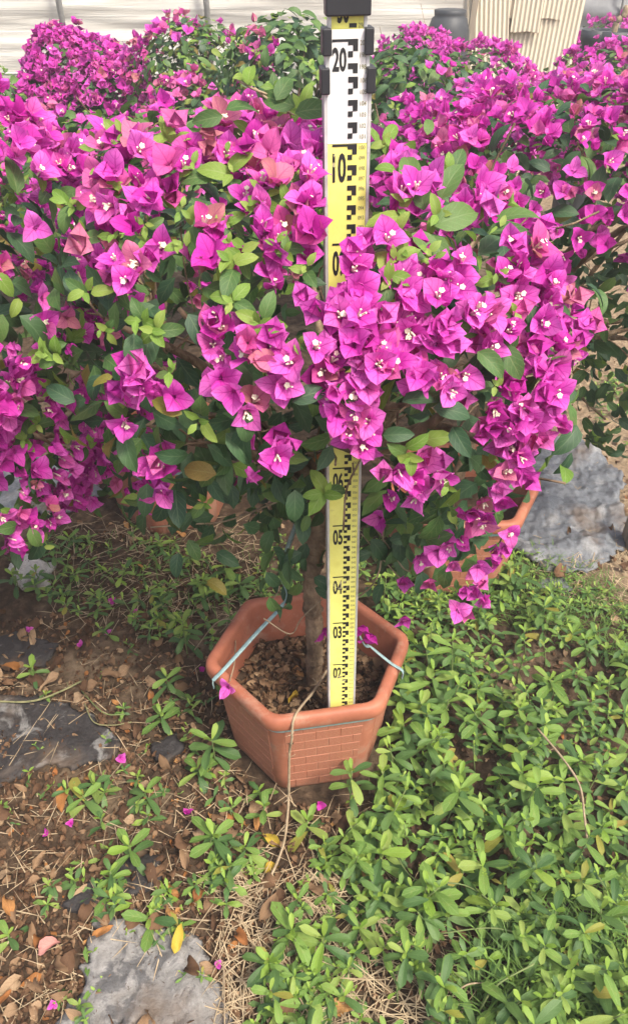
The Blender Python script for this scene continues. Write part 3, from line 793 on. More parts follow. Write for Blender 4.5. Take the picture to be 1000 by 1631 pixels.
def build_staff():
    foot = (0.0505, 0.8356, 0.150)
    root = empty('levelling_staff', foot)
    tag(root, 'yellow and white telescopic levelling staff with black numerals standing in the front pot', 'measuring staff')
    root.rotation_euler = (0, R_(-0.95), R_(4.5))
    W1, W2, W3 = 0.0468, 0.0425, 0.0372
    T1, T2 = 1.0622, 1.0985
    def section(w, z0, z1, y, th, nm, mat):
        mb = MB()
        mb.box((-w / 2 + 0.0016, y + th / 2, (z0 + z1) / 2), (0.0032, th, z1 - z0))
        mb.box((w / 2 - 0.0016, y + th / 2, (z0 + z1) / 2), (0.0032, th, z1 - z0))
        mb.box((0, y + th - 0.001, (z0 + z1) / 2), (w - 0.0066, 0.002, z1 - z0))
        obj(nm, mb.mesh(nm, mat, False), root)
    section(W1, 0, T1, 0.0, 0.026, 'outer_frame', M['alu'])
    section(W2, 0.95, T2, 0.004, 0.019, 'middle_frame', M['alu'])
    section(W3, 0.98, 1.125, 0.0075, 0.012, 'inner_frame', M['alu'])
    def face(w, z0, z1, y, nm, mat):
        mb = MB(); mb.box((0, y + 0.0008, (z0 + z1) / 2), (w - 0.0068, 0.0016, z1 - z0))
        obj(nm, mb.mesh(nm, mat, False), root)
    face(W1, 0, 1.0, 0.0006, 'yellow_face', M['yellow_face'])
    face(W1, 1.0005, T1, 0.0006, 'white_face', M['white_face'])
    face(W2, T1 - 0.03, T2, 0.0046, 'middle_face', M['white_face'])
    face(W3, T2 - 0.03, 1.122, 0.0082, 'upper_face', M['yellow_face'])
    marks = MB(); nums = MB(); small = MB()
    xa, xb, xc = 0.0002, 0.0050, 0.0098
    def eblock(zt, y, k=1.0, lo=None):
        q = 0.005
        marks.quad(xa * k, xc * k, zt - q, zt, y)
        marks.quad(xb * k, xc * k, zt - 2 * q, zt - q, y)
        marks.quad(xa * k, xb * k, zt - 3 * q, zt - 2 * q, y)
    def num(txt, zt, h, x0, w, y, dest, bold=0.0, clip=None):
        v, f = text_mesh(txt, h, w, bold)
        dest.add([(x0 + a, y, zt - h + c) for a, b, c in v], f)
    y1 = 0.0001
    for i in range(1, 54):
        zt = i * 0.02
        eblock(zt, y1)
    for d in range(2, 11):
        z = d * 0.1
        marks.quad(-0.0155, xa, z - 0.0022, z, y1)
        num('%02d' % d, z - 0.008, 0.0290, -0.0152, 0.0140, y1, nums, 0.03)
    for cm in range(2, 107):
        num('%03d' % cm, cm * 0.01 - 0.0012, 0.0042, 0.0122, 0.0062, y1, small, 0.01)
    # second tube: 2.00 m line and what shows of its scale
    y2 = 0.0042; off = 1.0908 - 2.0
    for cm, in [(200,), (198,), (196,)]: 
        zt = cm * 0.01 + off
        if zt > T1 - 0.005: eblock(zt, y2)
    marks.quad(-0.0150, xa, 2.0 + off - 0.0022, 2.0 + off, y2)
    num('20', 1.0908 - 0.0066, 0.0205, -0.0150, 0.0138, y2, nums, 0.03)
    for cm in (200, 199, 198): num('%03d' % cm, cm * 0.01 + off - 0.0012, 0.0042, 0.0118, 0.0062, y2, small, 0.01)
    y3 = 0.0078
    num('30', 1.1235, 0.0205, -0.0098, 0.0112, y3, nums, 0.03)
    marks.quad(0.0014, 0.0086, 1.0995, 1.1030, y3); marks.quad(0.0014, 0.0048, 1.1085, 1.1130, y3); marks.quad(0.0014, 0.0086, 1.116, 1.121, y3)
    for cm, z in ((296, 1.1033), (297, 1.1133)): num('%03d' % cm, z, 0.0040, 0.0102, 0.0060, y3, small, 0.01)
    obj('graduation_marks', marks.mesh('graduation_marks', M['print'], False), root)
    obj('numerals', nums.mesh('numerals', M['print'], False), root)
    obj('small_numerals', small.mesh('small_numerals', M['print_small'], False), root)
    # clips at the head of each tube, cap on the innermost
    for w, z0, z1, y in ((W1, 1.0455, 1.0680, -0.0016), (W2, 1.0775, 1.1000, 0.0022)):
        for s in (-1, 1):
            mb = MB()
            x = s * (w / 2 - 0.0012)
            mb.box((x, y + 0.010, (z0 + z1) / 2), (0.0088, 0.026, z1 - z0))
            me = mb.mesh('clip', M['black_plastic'], False)
            o = obj('clip', me, root)
            bv = o.modifiers.new('bevel', 'BEVEL'); bv.width = 0.0012; bv.segments = 2
    mb = MB(); mb.box((0, 0.0125, 1.1165), (0.0425, 0.024, 0.0150))
    o = obj('cap', mb.mesh('cap', M['black_plastic'], False), root)
    bv = o.modifiers.new('bevel', 'BEVEL'); bv.width = 0.0015; bv.segments = 2
    mb = MB(); mb.box((0, 0.0135, 1.1255), (0.038, 0.016, 0.004))
    obj('cap_plate', mb.mesh('cap_plate', M['alu'], False), root)
build_staff()

# ------------------------------------------------------------------ the front shrub
FS, LS = 0.0250, 0.045
main = Plant('bougainvillea', 'magenta bougainvillea in the front pot with the staff through its crown', (0.002, 0.955, 0.15),
    Crown([((0.0, 0.93, 0.925), (0.325, 0.27, 0.205)), ((-0.13, 0.97, 0.915), (0.24, 0.26, 0.225)), ((0.16, 0.90, 0.87), (0.205, 0.21, 0.20)), ((0.185, 0.87, 0.69), (0.085, 0.10, 0.13)), ((-0.15, 0.94, 0.72), (0.155, 0.15, 0.13))]), 'bougainvillea shrubs')
CL = [  # px, py, radius px, flowers, faded weight
 (220, 352, 26, 3, 0), (248, 395, 22, 2, 0), (172, 435, 22, 2, 0), (206, 452, 22, 3, 0), (240, 455, 22, 2, 0), (290, 280, 32, 4, 0), (262, 330, 30, 3, .2),
 (330, 415, 32, 5, 0), (360, 385, 25, 3, .1), (410, 330, 26, 4, 0), (438, 390, 32, 5, 0), (430, 425, 28, 4, 0), (478, 372, 22, 3, 0), (490, 405, 22, 2, 0), (482, 466, 14, 1, 0),
 (345, 535, 28, 4, .1), (370, 590, 30, 5, 0), (392, 540, 22, 3, 0), (425, 560, 30, 5, 0), (462, 590, 28, 4, 0), (445, 545, 24, 3, 0), (500, 595, 16, 2, 0),
 (530, 515, 34, 6, 0), (570, 545, 40, 9, 0), (600, 520, 30, 6, 0), (560, 590, 36, 7, 0), (530, 560, 30, 5, 0), (605, 575, 26, 4, 0), (580, 475, 26, 4, 0), (545, 490, 22, 2, 0),
 (545, 640, 30, 5, 0), (580, 650, 30, 5, 0), (555, 680, 26, 4, 0), (520, 655, 20, 2, 0),
 (590, 400, 22, 3, 0), (560, 432, 22, 3, 0), (640, 415, 28, 4, 0), (665, 440, 26, 4, 0), (700, 440, 28, 4, 0), (715, 465, 26, 3, 0), (640, 465, 24, 3, .2),
 (680, 508, 30, 5, 0), (700, 545, 28, 4, 0), (745, 515, 30, 5, 0), (760, 545, 22, 3, 0), (655, 540, 24, 3, 0), (680, 600, 28, 4, 0), (715, 605, 30, 5, 0), (745, 625, 24, 3, 0), (660, 585, 18, 2, 0),
 (820, 590, 34, 6, 0), (850, 560, 32, 6, 0), (870, 600, 28, 4, 0), (835, 640, 36, 8, 0), (800, 655, 28, 5, 0), (868, 650, 24, 4, 0), (838, 688, 26, 5, 0), (805, 700, 26, 5, 0), (815, 728, 24, 4, 0), (785, 752, 18, 3, 0), (755, 680, 20, 2, 0),
 (830, 440, 32, 6, .2), (800, 470, 30, 5, .2), (845, 480, 30, 6, .1), (860, 520, 26, 5, 0), (810, 420, 24, 4, .1), (850, 405, 24, 4, .2), (790, 510, 24, 3, .3),
 (905, 510, 26, 5, 0), (885, 475, 22, 3, .2), (890, 545, 24, 4, 0),
 (625, 738, 30, 4, 0), (650, 755, 28, 4, 0), (675, 735, 28, 3, .1), (605, 765, 14, 1, 0), (700, 745, 22, 2, 0), (582, 728, 14, 1, 0),
 (415, 650, 24, 2, 0), (410, 678, 22, 2, 0), (440, 705, 22, 2, 0), (455, 718, 18, 2, 0), (425, 735, 18, 1, 0),
 (240, 598, 26, 4, 0), (262, 620, 22, 3, .1), (202, 640, 22, 2, 0), (220, 590, 18, 2, 0), (240, 715, 18, 2, 0), (282, 722, 20, 2, 0), (262, 760, 18, 2, 0),
 (755, 800, 26, 4, 0), (730, 812, 20, 2, 0), (785, 795, 18, 2, 0), (745, 915, 24, 4, .2), (765, 940, 24, 4, 0), (735, 955, 20, 2, 0), (790, 865, 22, 3, 0), (775, 890, 20, 3, 0), (720, 850, 20, 2, .3), (680, 895, 22, 2, .4), (645, 925, 10, 1, 0), (645, 980, 8, 1, 0), (700, 870, 18, 1, .4), (605, 820, 6, 1, .2),
 (545, 795, 6, 1, 0), (640, 285, 30, 6, 0), (615, 320, 24, 4, .1), (660, 330, 24, 3, .2), (735, 330, 28, 5, .1), (745, 360, 24, 3, .1), (620, 260, 20, 3, .1), (690, 300, 22, 2, .2),
 (470, 225, 32, 7, .1), (440, 250, 30, 6, .3), (490, 260, 24, 5, 0), (400, 235, 32, 6, .4), (360, 215, 30, 5, .5), (330, 240, 28, 4, .5), (455, 300, 28, 5, .3), (495, 320, 22, 4, .1), (420, 285, 22, 3, .3), (340, 190, 26, 4, .6), (300, 230, 26, 4, .4), (500, 200, 20, 4, 0), (395, 190, 26, 3, .5), (500, 355, 16, 2, .1), (375, 260, 24, 3, .4), (445, 205, 20, 3, .2),
 (170, 330, 26, 3, .3), (160, 385, 26, 3, .3), (200, 300, 26, 4, .3), (240, 300, 24, 3, .3), (230, 260, 26, 4, .5), (190, 260, 26, 4, .4),
]
for px, py, r, m, faded in CL:
    for _ in range(int(m * 1.22 + rnd.random())):
        for _try in range(6):
            a = rnd.uniform(0, 6.283); q = r * math.sqrt(rnd.random())
            x, y = px + q * math.cos(a), py + q * math.sin(a)
            h = main.crown.hit(x, y)
            if h is None:
                p = at_y(x, y, 0.86 + rnd.uniform(-.03, .05)); n = Vector((0, -0.8, 0.4))
                if y < 270: p = at_y(x, y, 1.10); n = Vector((0, -0.3, 0.8))
                if x > 760: p = at_y(x, y, 0.92); n = Vector((0.5, -0.6, 0.4))
            else:
                p = h[1]; n = Vector(h[2])
            p = np.asarray(p) + np.array(n) * rnd.uniform(-0.012, 0.024)
            if ok_staff(p, -0.01) or (py in (795, 432, 400) and p[1] < 0.80): break
        else: continue
        ax = n * 0.75 + tocam(p) * 0.45 + Vector((0.05, 0, 0.12)) + rv(0.33)
        if py > 780: ax = ax * 0.7 + Vector((0, -0.3, -0.3))
        main.flower(p, ax, FS * rnd.uniform(0.82, 1.18), 'bract_faded' if rnd.random() < max(faded, .11) else ('bract_deep' if rnd.random() < 0.18 else 'bract'), rnd.random() < 0.38)
# the far side and the flanks of the crown
for _ in range(26):
    p, n = main.crown.sample(0.95, 1.05)
    if p[1] < 0.93 and proj(p)[1] > 180 and abs(p[0]) < 0.27: continue
    cluster(main, p, n, 0.04, 6, FS, (6, 2, 2))
# young tips and single large leaves seen in the photograph
TIPS_TOP = [(rnd.uniform(130, 505), rnd.uniform(200, 420), rnd.uniform(.6, .95), rnd.randint(4, 6)) for _ in range(26)] + [(rnd.uniform(610, 850), rnd.uniform(260, 560), rnd.uniform(.6, .9), rnd.randint(4, 6)) for _ in range(12)]
for px, py, s, m in TIPS_TOP + [(270, 240, 1, 6), (375, 292, 1, 6), (100, 562, .8, 5), (258, 528, 1, 6), (240, 512, .8, 5), (375, 435, 1, 5), (422, 516, 1.05, 6), (375, 488, .9, 5), (330, 662, .9, 5), (325, 792, .8, 5), (512, 786, 1.15, 6), (622, 450, 1, 5), (640, 708, 1.1, 6), (485, 545, .8, 4), (340, 360, .9, 4), (150, 470, .8, 5), (120, 340, .9, 5), (90, 555, .8, 5), (710, 760, .8, 4), (490, 440, .8, 4), (690, 350, .9, 5), (735, 940, .8, 4), (780, 615, .7, 4), (610, 240, 1.0, 6), (470, 180, 1.0, 5), (440, 165, .9, 4), (385, 135, .9, 3), (500, 250, .7, 3), (180, 520, .8, 5), (280, 590, .8, 4)]:
    h = main.crown.hit(px, py)
    p, n = (h[1], Vector(h[2])) if h is not None else (at_y(px, py, 0.93), Vector((0, -.6, .6)))
    n = n * 0.6 + tocam(p) * 0.7 + rv(0.15)
    if (px, py) == (512, 786): p = at_y(px, py, 0.775)
    tip_rosette(main, np.asarray(p) + np.array(n.normalized()) * 0.02, n.normalized(), 0.036 * s, m)
def big_leaf(pl, px, py, ang, L, kind, y=None, off=0.02, roll=0.35):
    """base at the pixel, tip towards ang degrees (0 right, 90 up) as seen, blade towards the viewer"""
    h = pl.crown.hit(px, py)
    p = at_y(px, py, y) if y is not None or h is None and True and y is not None else (h[1] if h is not None else at_y(px, py, 0.9))
    c = tocam(p)
    d = Vector(RGT * math.cos(R_(ang)) + UPV * math.sin(R_(ang))) + c * rnd.uniform(-.25, .3)
    pl.leaf(Vector(p) + c * off, d, c * 0.8 + Vector((0, 0, 0.5)) + rv(roll), L * 0.78, kind)
for a in [(655, 310, 95, .062, 'leaf_mid'), (700, 318, 60, .060, 'leaf_mid'), (690, 360, 20, .070, 'leaf_mid'), (675, 335, 100, .05, 'leaf_mid'), (655, 372, -40, .055, 'leaf_mid'), (690, 375, -70, .05, 'leaf_mid'), (780, 345, 100, .066, 'leaf_mid'), (790, 352, 12, .064, 'leaf_mid'), (775, 372, 5, .068, 'leaf_mid'), (770, 350, 140, .06, 'leaf_young'), (720, 280, 70, .045, 'leaf_mid'), (640, 345, 190, .05, 'leaf_young'), (600, 230, 110, .045, 'leaf_young'), (800, 550, -60, .055, 'leaf_mid'), (815, 560, 100, .05, 'leaf_mid'), (870, 575, 20, .035, 'leaf_mid'), (760, 560, -40, .05, 'leaf_mid'),
          (180, 600, 200, .035, 'leaf_old'), (290, 660, 150, .048, 'leaf_old'), (345, 755, 170, .060, 'leaf_old'), (205, 500, 0, .052, 'leaf_dark'), (215, 530, -90, .055, 'leaf_dark'), (300, 500, -60, .05, 'leaf_dark'), (200, 690, -80, .062, 'leaf_dark'), (235, 770, -95, .06, 'leaf_dark'), (280, 780, -85, .066, 'leaf_dark'), (265, 795, -110, .055, 'leaf_dark'), (345, 880, -30, .055, 'leaf_dark'), (300, 860, -60, .05, 'leaf_mid'), (285, 880, -100, .055, 'leaf_dark'), (330, 925, -30, .052, 'leaf_old'), (360, 690, -50, .055, 'leaf_dark'), (385, 650, -80, .05, 'leaf_dark'), (470, 780, -90, .055, 'leaf_dark'), (480, 820, -85, .06, 'leaf_dark'), (500, 920, -30, .05, 'leaf_dark'), (465, 640, 20, .05, 'leaf_dark'), (535, 950, 160, .05, 'leaf_dark'), (480, 880, 210, .05, 'leaf_dark'), (620, 860, 10, .055, 'leaf_dark'), (590, 880, 200, .045, 'leaf_dark'), (640, 850, -20, .055, 'leaf_dark'), (610, 930, -120, .05, 'leaf_dark'), (660, 870, -60, .05, 'leaf_mid'), (700, 830, 20, .055, 'leaf_dark'), (640, 640, 10, .05, 'leaf_dark'), (690, 650, -10, .055, 'leaf_dark'), (720, 680, -60, .05, 'leaf_dark'), (470, 170, 160, .055, 'leaf_mid'), (470, 180, 10, .055, 'leaf_mid'), (440, 160, 60, .045, 'leaf_mid'), (360, 175, 20, .05, 'leaf_mid'), (355, 185, 190, .045, 'leaf_mid'), (395, 135, 80, .035, 'leaf_young'), (215, 240, 80, .04, 'leaf_mid'), (400, 230, 150, .045, 'leaf_mid'), (340, 285, 170, .05, 'leaf_mid'), (680, 215, 80, .03, 'leaf_mid')]:
    py = a[1]
    big_leaf(main, *a, y=(0.88 if py > 840 else None))
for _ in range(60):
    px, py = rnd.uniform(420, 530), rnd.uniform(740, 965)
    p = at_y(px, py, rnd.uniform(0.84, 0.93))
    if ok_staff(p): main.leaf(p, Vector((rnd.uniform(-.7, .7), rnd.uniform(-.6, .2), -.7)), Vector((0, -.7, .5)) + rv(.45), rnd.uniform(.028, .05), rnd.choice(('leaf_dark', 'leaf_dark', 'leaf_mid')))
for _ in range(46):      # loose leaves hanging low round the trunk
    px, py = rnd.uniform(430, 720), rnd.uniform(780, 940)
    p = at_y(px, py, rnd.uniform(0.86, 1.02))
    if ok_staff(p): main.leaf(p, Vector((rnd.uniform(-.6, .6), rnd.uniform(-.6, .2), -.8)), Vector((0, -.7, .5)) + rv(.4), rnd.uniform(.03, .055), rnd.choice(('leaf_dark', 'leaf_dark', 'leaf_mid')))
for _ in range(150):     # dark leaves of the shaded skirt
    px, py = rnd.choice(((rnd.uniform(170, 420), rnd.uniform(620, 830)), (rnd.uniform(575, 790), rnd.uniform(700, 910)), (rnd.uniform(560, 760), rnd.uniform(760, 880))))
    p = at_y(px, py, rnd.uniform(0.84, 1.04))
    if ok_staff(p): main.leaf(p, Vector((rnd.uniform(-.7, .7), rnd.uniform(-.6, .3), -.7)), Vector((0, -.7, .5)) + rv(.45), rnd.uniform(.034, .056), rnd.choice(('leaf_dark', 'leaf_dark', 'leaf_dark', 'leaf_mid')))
fill(main, 560, 520, LS, (5, 4, 1.2, 0.3))
main.wood([(0.0, 0.955, 0.140), (0.001, 0.957, 0.30), (-0.004, 0.953, 0.42), (0.004, 0.955, 0.54), (0.006, 0.955, 0.66)], 0.0155, 0.0165, 16, 4)
# thin stems reaching out of the crown, and the low hanging sprigs
tw = MB()
for path, rr in [([(512, 955), (480, 985), (462, 1010), (420, 985)], .0013), ([(600, 760), (610, 840), (600, 920), (560, 960)], .0016), ([(590, 830), (625, 880), (650, 910), (690, 900)], .0014), ([(575, 850), (600, 880), (640, 925)], .0012), ([(425, 150), (400, 140), (380, 128)], .0013), ([(470, 185), (430, 160), (405, 140)], .0014), ([(345, 700), (420, 740), (470, 770)], .0022), ([(180, 680), (240, 678), (300, 690)], .0022), ([(240, 840), (300, 835), (360, 830), (440, 800)], .0015), ([(455, 860), (430, 900), (445, 935), (430, 960)], .0013)]:
    tw = MB()
    tw.tube(spline([Vector(at_y(x, y, 0.90 + rnd.uniform(-.02, .02))) - main.base for x, y in path], 5), rr, 5)
    obj('twig', tw.mesh('twig', M['twig']), main.root)
main.finish(300, 300)

# ------------------------------------------------------------------ shrubs round it
def shrub(label, base, blobs, clusters, per, fs, kw, nl, ni, ls, lk, n_leaf, n_flower, group, crad=0.05, fl=0.3, tips=0, top=1.0, seed=1, trunk=True, zmin=-1):
    rnd.seed(seed)
    pl = Plant('bougainvillea', label, base, Crown(blobs), group)
    for _ in range(clusters):
        p, n = pl.crown.sample(0.95, 1.04)
        if rnd.random() > 0.35 + 0.65 * (0.5 + 0.5 * n[2]) * top or p[2] < zmin: continue
        cluster(pl, p, n, crad, max(1, int(per * rnd.uniform(0.5, 1.5))), fs, kw, fl)
    for _ in range(tips):
        p, n = pl.crown.sample(0.99, 1.05)
        tip_rosette(pl, p, Vector(n) * 0.7 + Vector((0, -.2, .5)), ls * 0.75, 5)
    fill(pl, nl, ni, ls, lk)
    if trunk:
        c = pl.crown.b[0][0]
        b = Vector(base)
        pl.wood([b, b.lerp(Vector(c), 0.3) + rv(.01), b.lerp(Vector(c), 0.7)], 0.016, 0.013, 9, 3)
    pl.finish(n_leaf, n_flower)
    return pl

G = 'bougainvillea shrubs'
shrub('magenta bougainvillea with shade-toned flowers crowding in from the left edge', (-0.93, 1.15, 0.15), [((-0.58, 1.00, 0.97), (0.30, 0.26, 0.22)), ((-0.50, 1.10, 0.78), (0.24, 0.22, 0.20)), ((-0.62, 1.02, 0.68), (0.24, 0.22, 0.26)), ((-0.40, 1.20, 0.62), (0.14, 0.14, 0.17))],
      250, 8, FS * 1.02, (6, 4, .6), 520, 420, 0.044, (3, 4, 1.6, .3), 240, 300, G, 0.05, 0.35, 44, 1.6, 21)
shrub('magenta bougainvillea over the right pot, beside the grey film', (0.335, 1.515, 0.15), [((0.50, 1.52, 0.93), (0.36, 0.30, 0.16)), ((0.80, 1.45, 0.93), (0.30, 0.32, 0.17)), ((0.78, 1.55, 0.72), (0.28, 0.26, 0.22)), ((0.74, 1.62, 0.50), (0.16, 0.20, 0.20))],
      400, 7, 0.0265, (5, 5, 2.5), 900, 600, 0.045, (5, 3, .9, .2), 280, 300, G, 0.055, 0.25, 34, 1.5, 22, zmin=0.83)
shrub('pale pink and green bougainvillea just behind the front shrub', (-0.43, 1.56, 0.15), [((-0.30, 1.62, 0.86), (0.36, 0.28, 0.17)), ((-0.52, 1.85, 0.82), (0.34, 0.30, 0.16))],
      70, 6, 0.026, (4, 3, 3), 800, 420, 0.045, (2, 4, 3, .3), 160, 200, G, 0.055, 0.25, 24, 1.0, 23)
shrub('green-leaved bougainvillea with few flowers behind the staff', (0.05, 2.4, 0.02), [((-0.06, 2.75, 0.82), (0.27, 0.34, 0.28)), ((0.30, 2.75, 0.78), (0.24, 0.28, 0.24))],
      26, 5, 0.026, (5, 2, 3), 2700, 1000, 0.050, (4, 5, 1.5, .3), 150, 60, G, 0.06, 0.2, 30, 1.2, 24)
shrub('sparse pink bougainvillea sprig right of the staff', (0.20, 1.75, 0.05), [((0.24, 1.72, 0.90), (0.15, 0.18, 0.13)), ((0.20, 1.75, 0.60), (0.14, 0.16, 0.25))],
      26, 5, 0.026, (4, 4, 3), 160, 120, 0.043, (4, 4, 1.5, .3), 80, 90, G, 0.05, 0.2, 10, 1.3, 32)
shrub('dense magenta bougainvillea at upper left in front of the greenhouse', (-0.86, 3.2, 0.02), [((-0.90, 3.2, 0.84), (0.14, 0.20, 0.18)), ((-0.76, 3.15, 0.80), (0.14, 0.20, 0.17)), ((-0.95, 3.1, 0.68), (0.14, 0.2, 0.22)), ((-0.80, 3.1, 0.62), (0.22, 0.26, 0.26))],
      300, 9, 0.030, (5, 4, 1), 1500, 1000, 0.046, (3, 4, 1, .2), 60, 220, G, 0.04, 0.1, 8, 2.0, 25)
shrub('pinkish faded bougainvillea in front of the greenhouse pole', (-0.42, 3.1, 0.02), [((-0.42, 3.05, 0.82), (0.26, 0.28, 0.24)), ((-0.36, 2.75, 0.66), (0.26, 0.28, 0.26))],
      200, 6, 0.029, (4, 2, 5), 2400, 1300, 0.046, (2, 4, 4, .6), 120, 200, G, 0.045, 0.1, 60, 1.5, 26)
shrub('small loose bougainvillea with few flowers at the far left edge', (-1.12, 3.0, 0.02), [((-1.12, 2.95, 0.66), (0.18, 0.24, 0.27))],
      28, 5, 0.027, (3, 2, 4), 800, 300, 0.046, (2, 4, 3, .5), 90, 60, G, 0.06, 0.1, 12, 1.3, 27)
shrub('bright magenta bougainvillea between the staff and the dark tub', (0.55, 4.3, 0.02), [((0.50, 4.35, 0.735), (0.20, 0.28, 0.17))],
      100, 9, 0.028, (8, 2, .6), 500, 260, 0.05, (3, 4, 1, .2), 20, 160, G, 0.045, 0.05, 4, 2.0, 28)
shrub('bright magenta bougainvillea under the corrugated sheets', (0.72, 3.3, 0.02), [((0.63, 3.35, 0.79), (0.24, 0.28, 0.16)), ((0.50, 2.5, 0.80), (0.17, 0.24, 0.14))],
      120, 9, 0.027, (8, 2, 1), 700, 300, 0.048, (3, 4, 2, .2), 30, 200, G, 0.045, 0.05, 8, 2.0, 29)
shrub('bright magenta bougainvillea right of the corrugated sheets', (1.15, 3.3, 0.02), [((1.17, 3.3, 0.775), (0.31, 0.30, 0.18)), ((0.92, 2.5, 0.83), (0.28, 0.28, 0.16))],
      150, 9, 0.027, (8, 2, 1.5), 900, 350, 0.048, (2, 4, 3, .2), 60, 220, G, 0.045, 0.05, 24, 2.0, 30)
shrub('distant magenta hedge plant behind the two dark pots', (2.2, 5.6, 0.02), [((2.2, 5.9, 0.62), (0.62, 0.3, 0.20))],
      120, 9, 0.036, (3, 6, 1), 500, 250, 0.055, (4, 4, 1, .2), 0, 120, G, 0.09, 0.0, 4, 2.0, 31)
rnd.seed(77)

# ------------------------------------------------------------------ background buildings and things
def film_wall(name, x0, x1, y, z1, nx, nz, amp, mat, root, seed, arch=True):
    v = []; f = []
    for j in range(nz + 1):
        for i in range(nx + 1):
            x = x0 + (x1 - x0) * i / nx; t = j / nz
            z = z1 * min(t / 0.6, 1.0) if arch else z1 * t
            yy = y
            if arch and t > 0.6:
                a = (t - 0.6) / 0.4 * 1.2; z = z1 + 1.3 * math.sin(a); yy = y + 1.9 * (1 - math.cos(a))
            w = amp * fbm(x * 0.35, z * 3.2, 2.0, seed) + amp * 0.5 * fbm(x * 0.8, z * 9.0, 2.0, seed + 4)
            v.append((x, yy + w, z))
    for j in range(nz):
        for i in range(nx):
            a = j * (nx + 1) + i; f.append((a, a + 1, a + nx + 2, a + nx + 1))
    return obj(name, mesh_np(name, v, f, mat), root)

gh = empty('greenhouse', (-2.0, 6.6, 0)); tag(gh, 'long greenhouse walled with wrinkled white plastic film at the back', 'greenhouse')
gh_off = Vector((-2.0, 6.6, 0))
film_wall('film_wall', -6.0, 3.6, 0.0, 1.7, 110, 140, 0.022, M['film'], gh, 1.3)
for x in (-2.0 - 2.30 + 0.02 + 2.0, -2.0 + 1.05 - 0.0 + 0.0 + 0.06 + 2.0, ): pass
for px in (97, 330):
    X = at_y(px, 20, 6.5)[0] + 2.0
    mb = MB(); mb.tube([(X, -0.10, 0), (X, -0.10, 1.7), (X, 0.3, 2.4)], 0.022, 10)
    obj('pole', mb.mesh('pole', M['pipe']), gh)
mb = MB(); mb.tube([(-6, -0.075, 0.42), (3.0, -0.075, 0.42)], 0.012, 8); obj('rail', mb.mesh('rail', M['pipe']), gh)

gh2 = empty('shade_tunnel', (4.0, 7.4, 0)); tag(gh2, 'low tunnel covered in grey film at the upper right', 'tunnel')
film_wall('film_wall', -2.2, 3.0, 0.0, 1.05, 60, 40, 0.06, M['film_grey'], gh2, 5.3)
for X in (-1.5, -1.0, -0.4, 0.6, 1.6):
    mb = MB(); mb.tube([(X, -0.06, 0), (X, -0.06, 1.05), (X, 0.25, 1.6)], 0.014, 8); obj('hoop', mb.mesh('hoop', M['pipe']), gh2)

def corrugated(loc, w, h, tilt, yaw, label, lean=0.08, z0=0.0):
    nx = int(w / 0.0275) * 8; v = []; f = []
    hs = (0, 0.004, h * .33, h * .66, h - 0.004, h)
    for j in range(6):
        for i in range(nx + 1):
            x = -w / 2 + w * i / nx
            v.append((x, 0.006 * math.sin(x / 0.0275 * 2 * math.pi), z0 + hs[j] + 0.003 * math.sin(x * 40 + z0 * 9) * (j in (0, 1))))
    f = [(j * (nx + 1) + i, j * (nx + 1) + i + 1, j * (nx + 1) + i + nx + 2, j * (nx + 1) + i + nx + 1) for j in range(5) for i in range(nx)]
    o = obj('corrugated_sheet', mesh_np('corrugated_sheet', v, f, M['corrugated']), None, loc)
    o.rotation_euler = (-lean, tilt, yaw)
    so = o.modifiers.new('thick', 'SOLIDIFY'); so.thickness = 0.003
    tag(o, label, 'corrugated sheet', 'corrugated sheets leaning at the back')
    return o
cx = lambda px, py, y: float(at_y(px, py, y)[0])
corrugated((cx(800, 60, 5.3) - 0.01, 5.30, 0), 0.27, 1.6, R_(-6), R_(3), 'leftmost cream corrugated sheet, leaning beside the dark tub', 0.05)
corrugated((cx(846, 60, 5.34) + 0.02, 5.36, 0), 0.46, 1.5, R_(3), R_(-2), 'wide cream corrugated sheet in the middle of the leaning stack', 0.05)
o = corrugated((cx(808, 20, 5.30) - .03, 5.345, 0), 0.19, 0.75, R_(2), R_(-2), 'short corrugated piece hooked over the left of the wide sheet', 0.05, 0.87)
o = corrugated((cx(845, 20, 5.30) - .02, 5.328, 0), 0.17, 0.8, R_(1), R_(-2), 'lowest hanging corrugated piece over the wide sheet', 0.05, 0.80)
o = corrugated((cx(878, 20, 5.30) - .03, 5.345, 0), 0.16, 0.75, R_(2), R_(-2), 'short corrugated piece over the right edge of the wide sheet', 0.05, 0.865)

def lathe(prof, n, mat, name):
    v = []; f = []
    for r, z in prof:
        for k in range(n):
            a = 2 * math.pi * k / n; v.append((r * math.cos(a), r * math.sin(a), z))
    for i in range(len(prof) - 1):
        for k in range(n):
            a = i * n + k; b = i * n + (k + 1) % n; f.append((a, b, b + n, a + n))
    f.append(tuple((len(prof) - 1) * n + k for k in range(n)))
    return mesh_np(name, v, f, mat)
tb = empty('plastic_tub', (cx(714, 45, 5.2), 5.2, 0)); tag(tb, 'dark grey plastic tub with stepped lid left of the corrugated sheets', 'tub')
obj('tub_body', lathe([(0.12, 0), (0.125, 0.05), (0.125, 0.69), (0.130, 0.695), (0.130, 0.715), (0.124, 0.72)], 32, M['barrel'], 'tub_body'), tb)
obj('lid', lathe([(0.127, 0.716), (0.129, 0.75), (0.120, 0.83), (0.102, 0.885), (0.088, 0.895), (0.09, 0.905), (0.092, 0.925), (0.075, 0.93), (0.001, 0.93)], 32, M['barrel'], 'lid'), tb)
pst = MB(); pst.box((0, 0, 0.6), (0.035, 0.03, 1.2)); o = obj('wooden_post', pst.mesh('wooden_post', M['wood'], False), None, (cx(746, 45, 5.25), 5.28, 0)); tag(o, 'weathered wooden post between the dark tub and the corrugated sheets', 'post')
o.rotation_euler = (0, R_(1.5), 0)
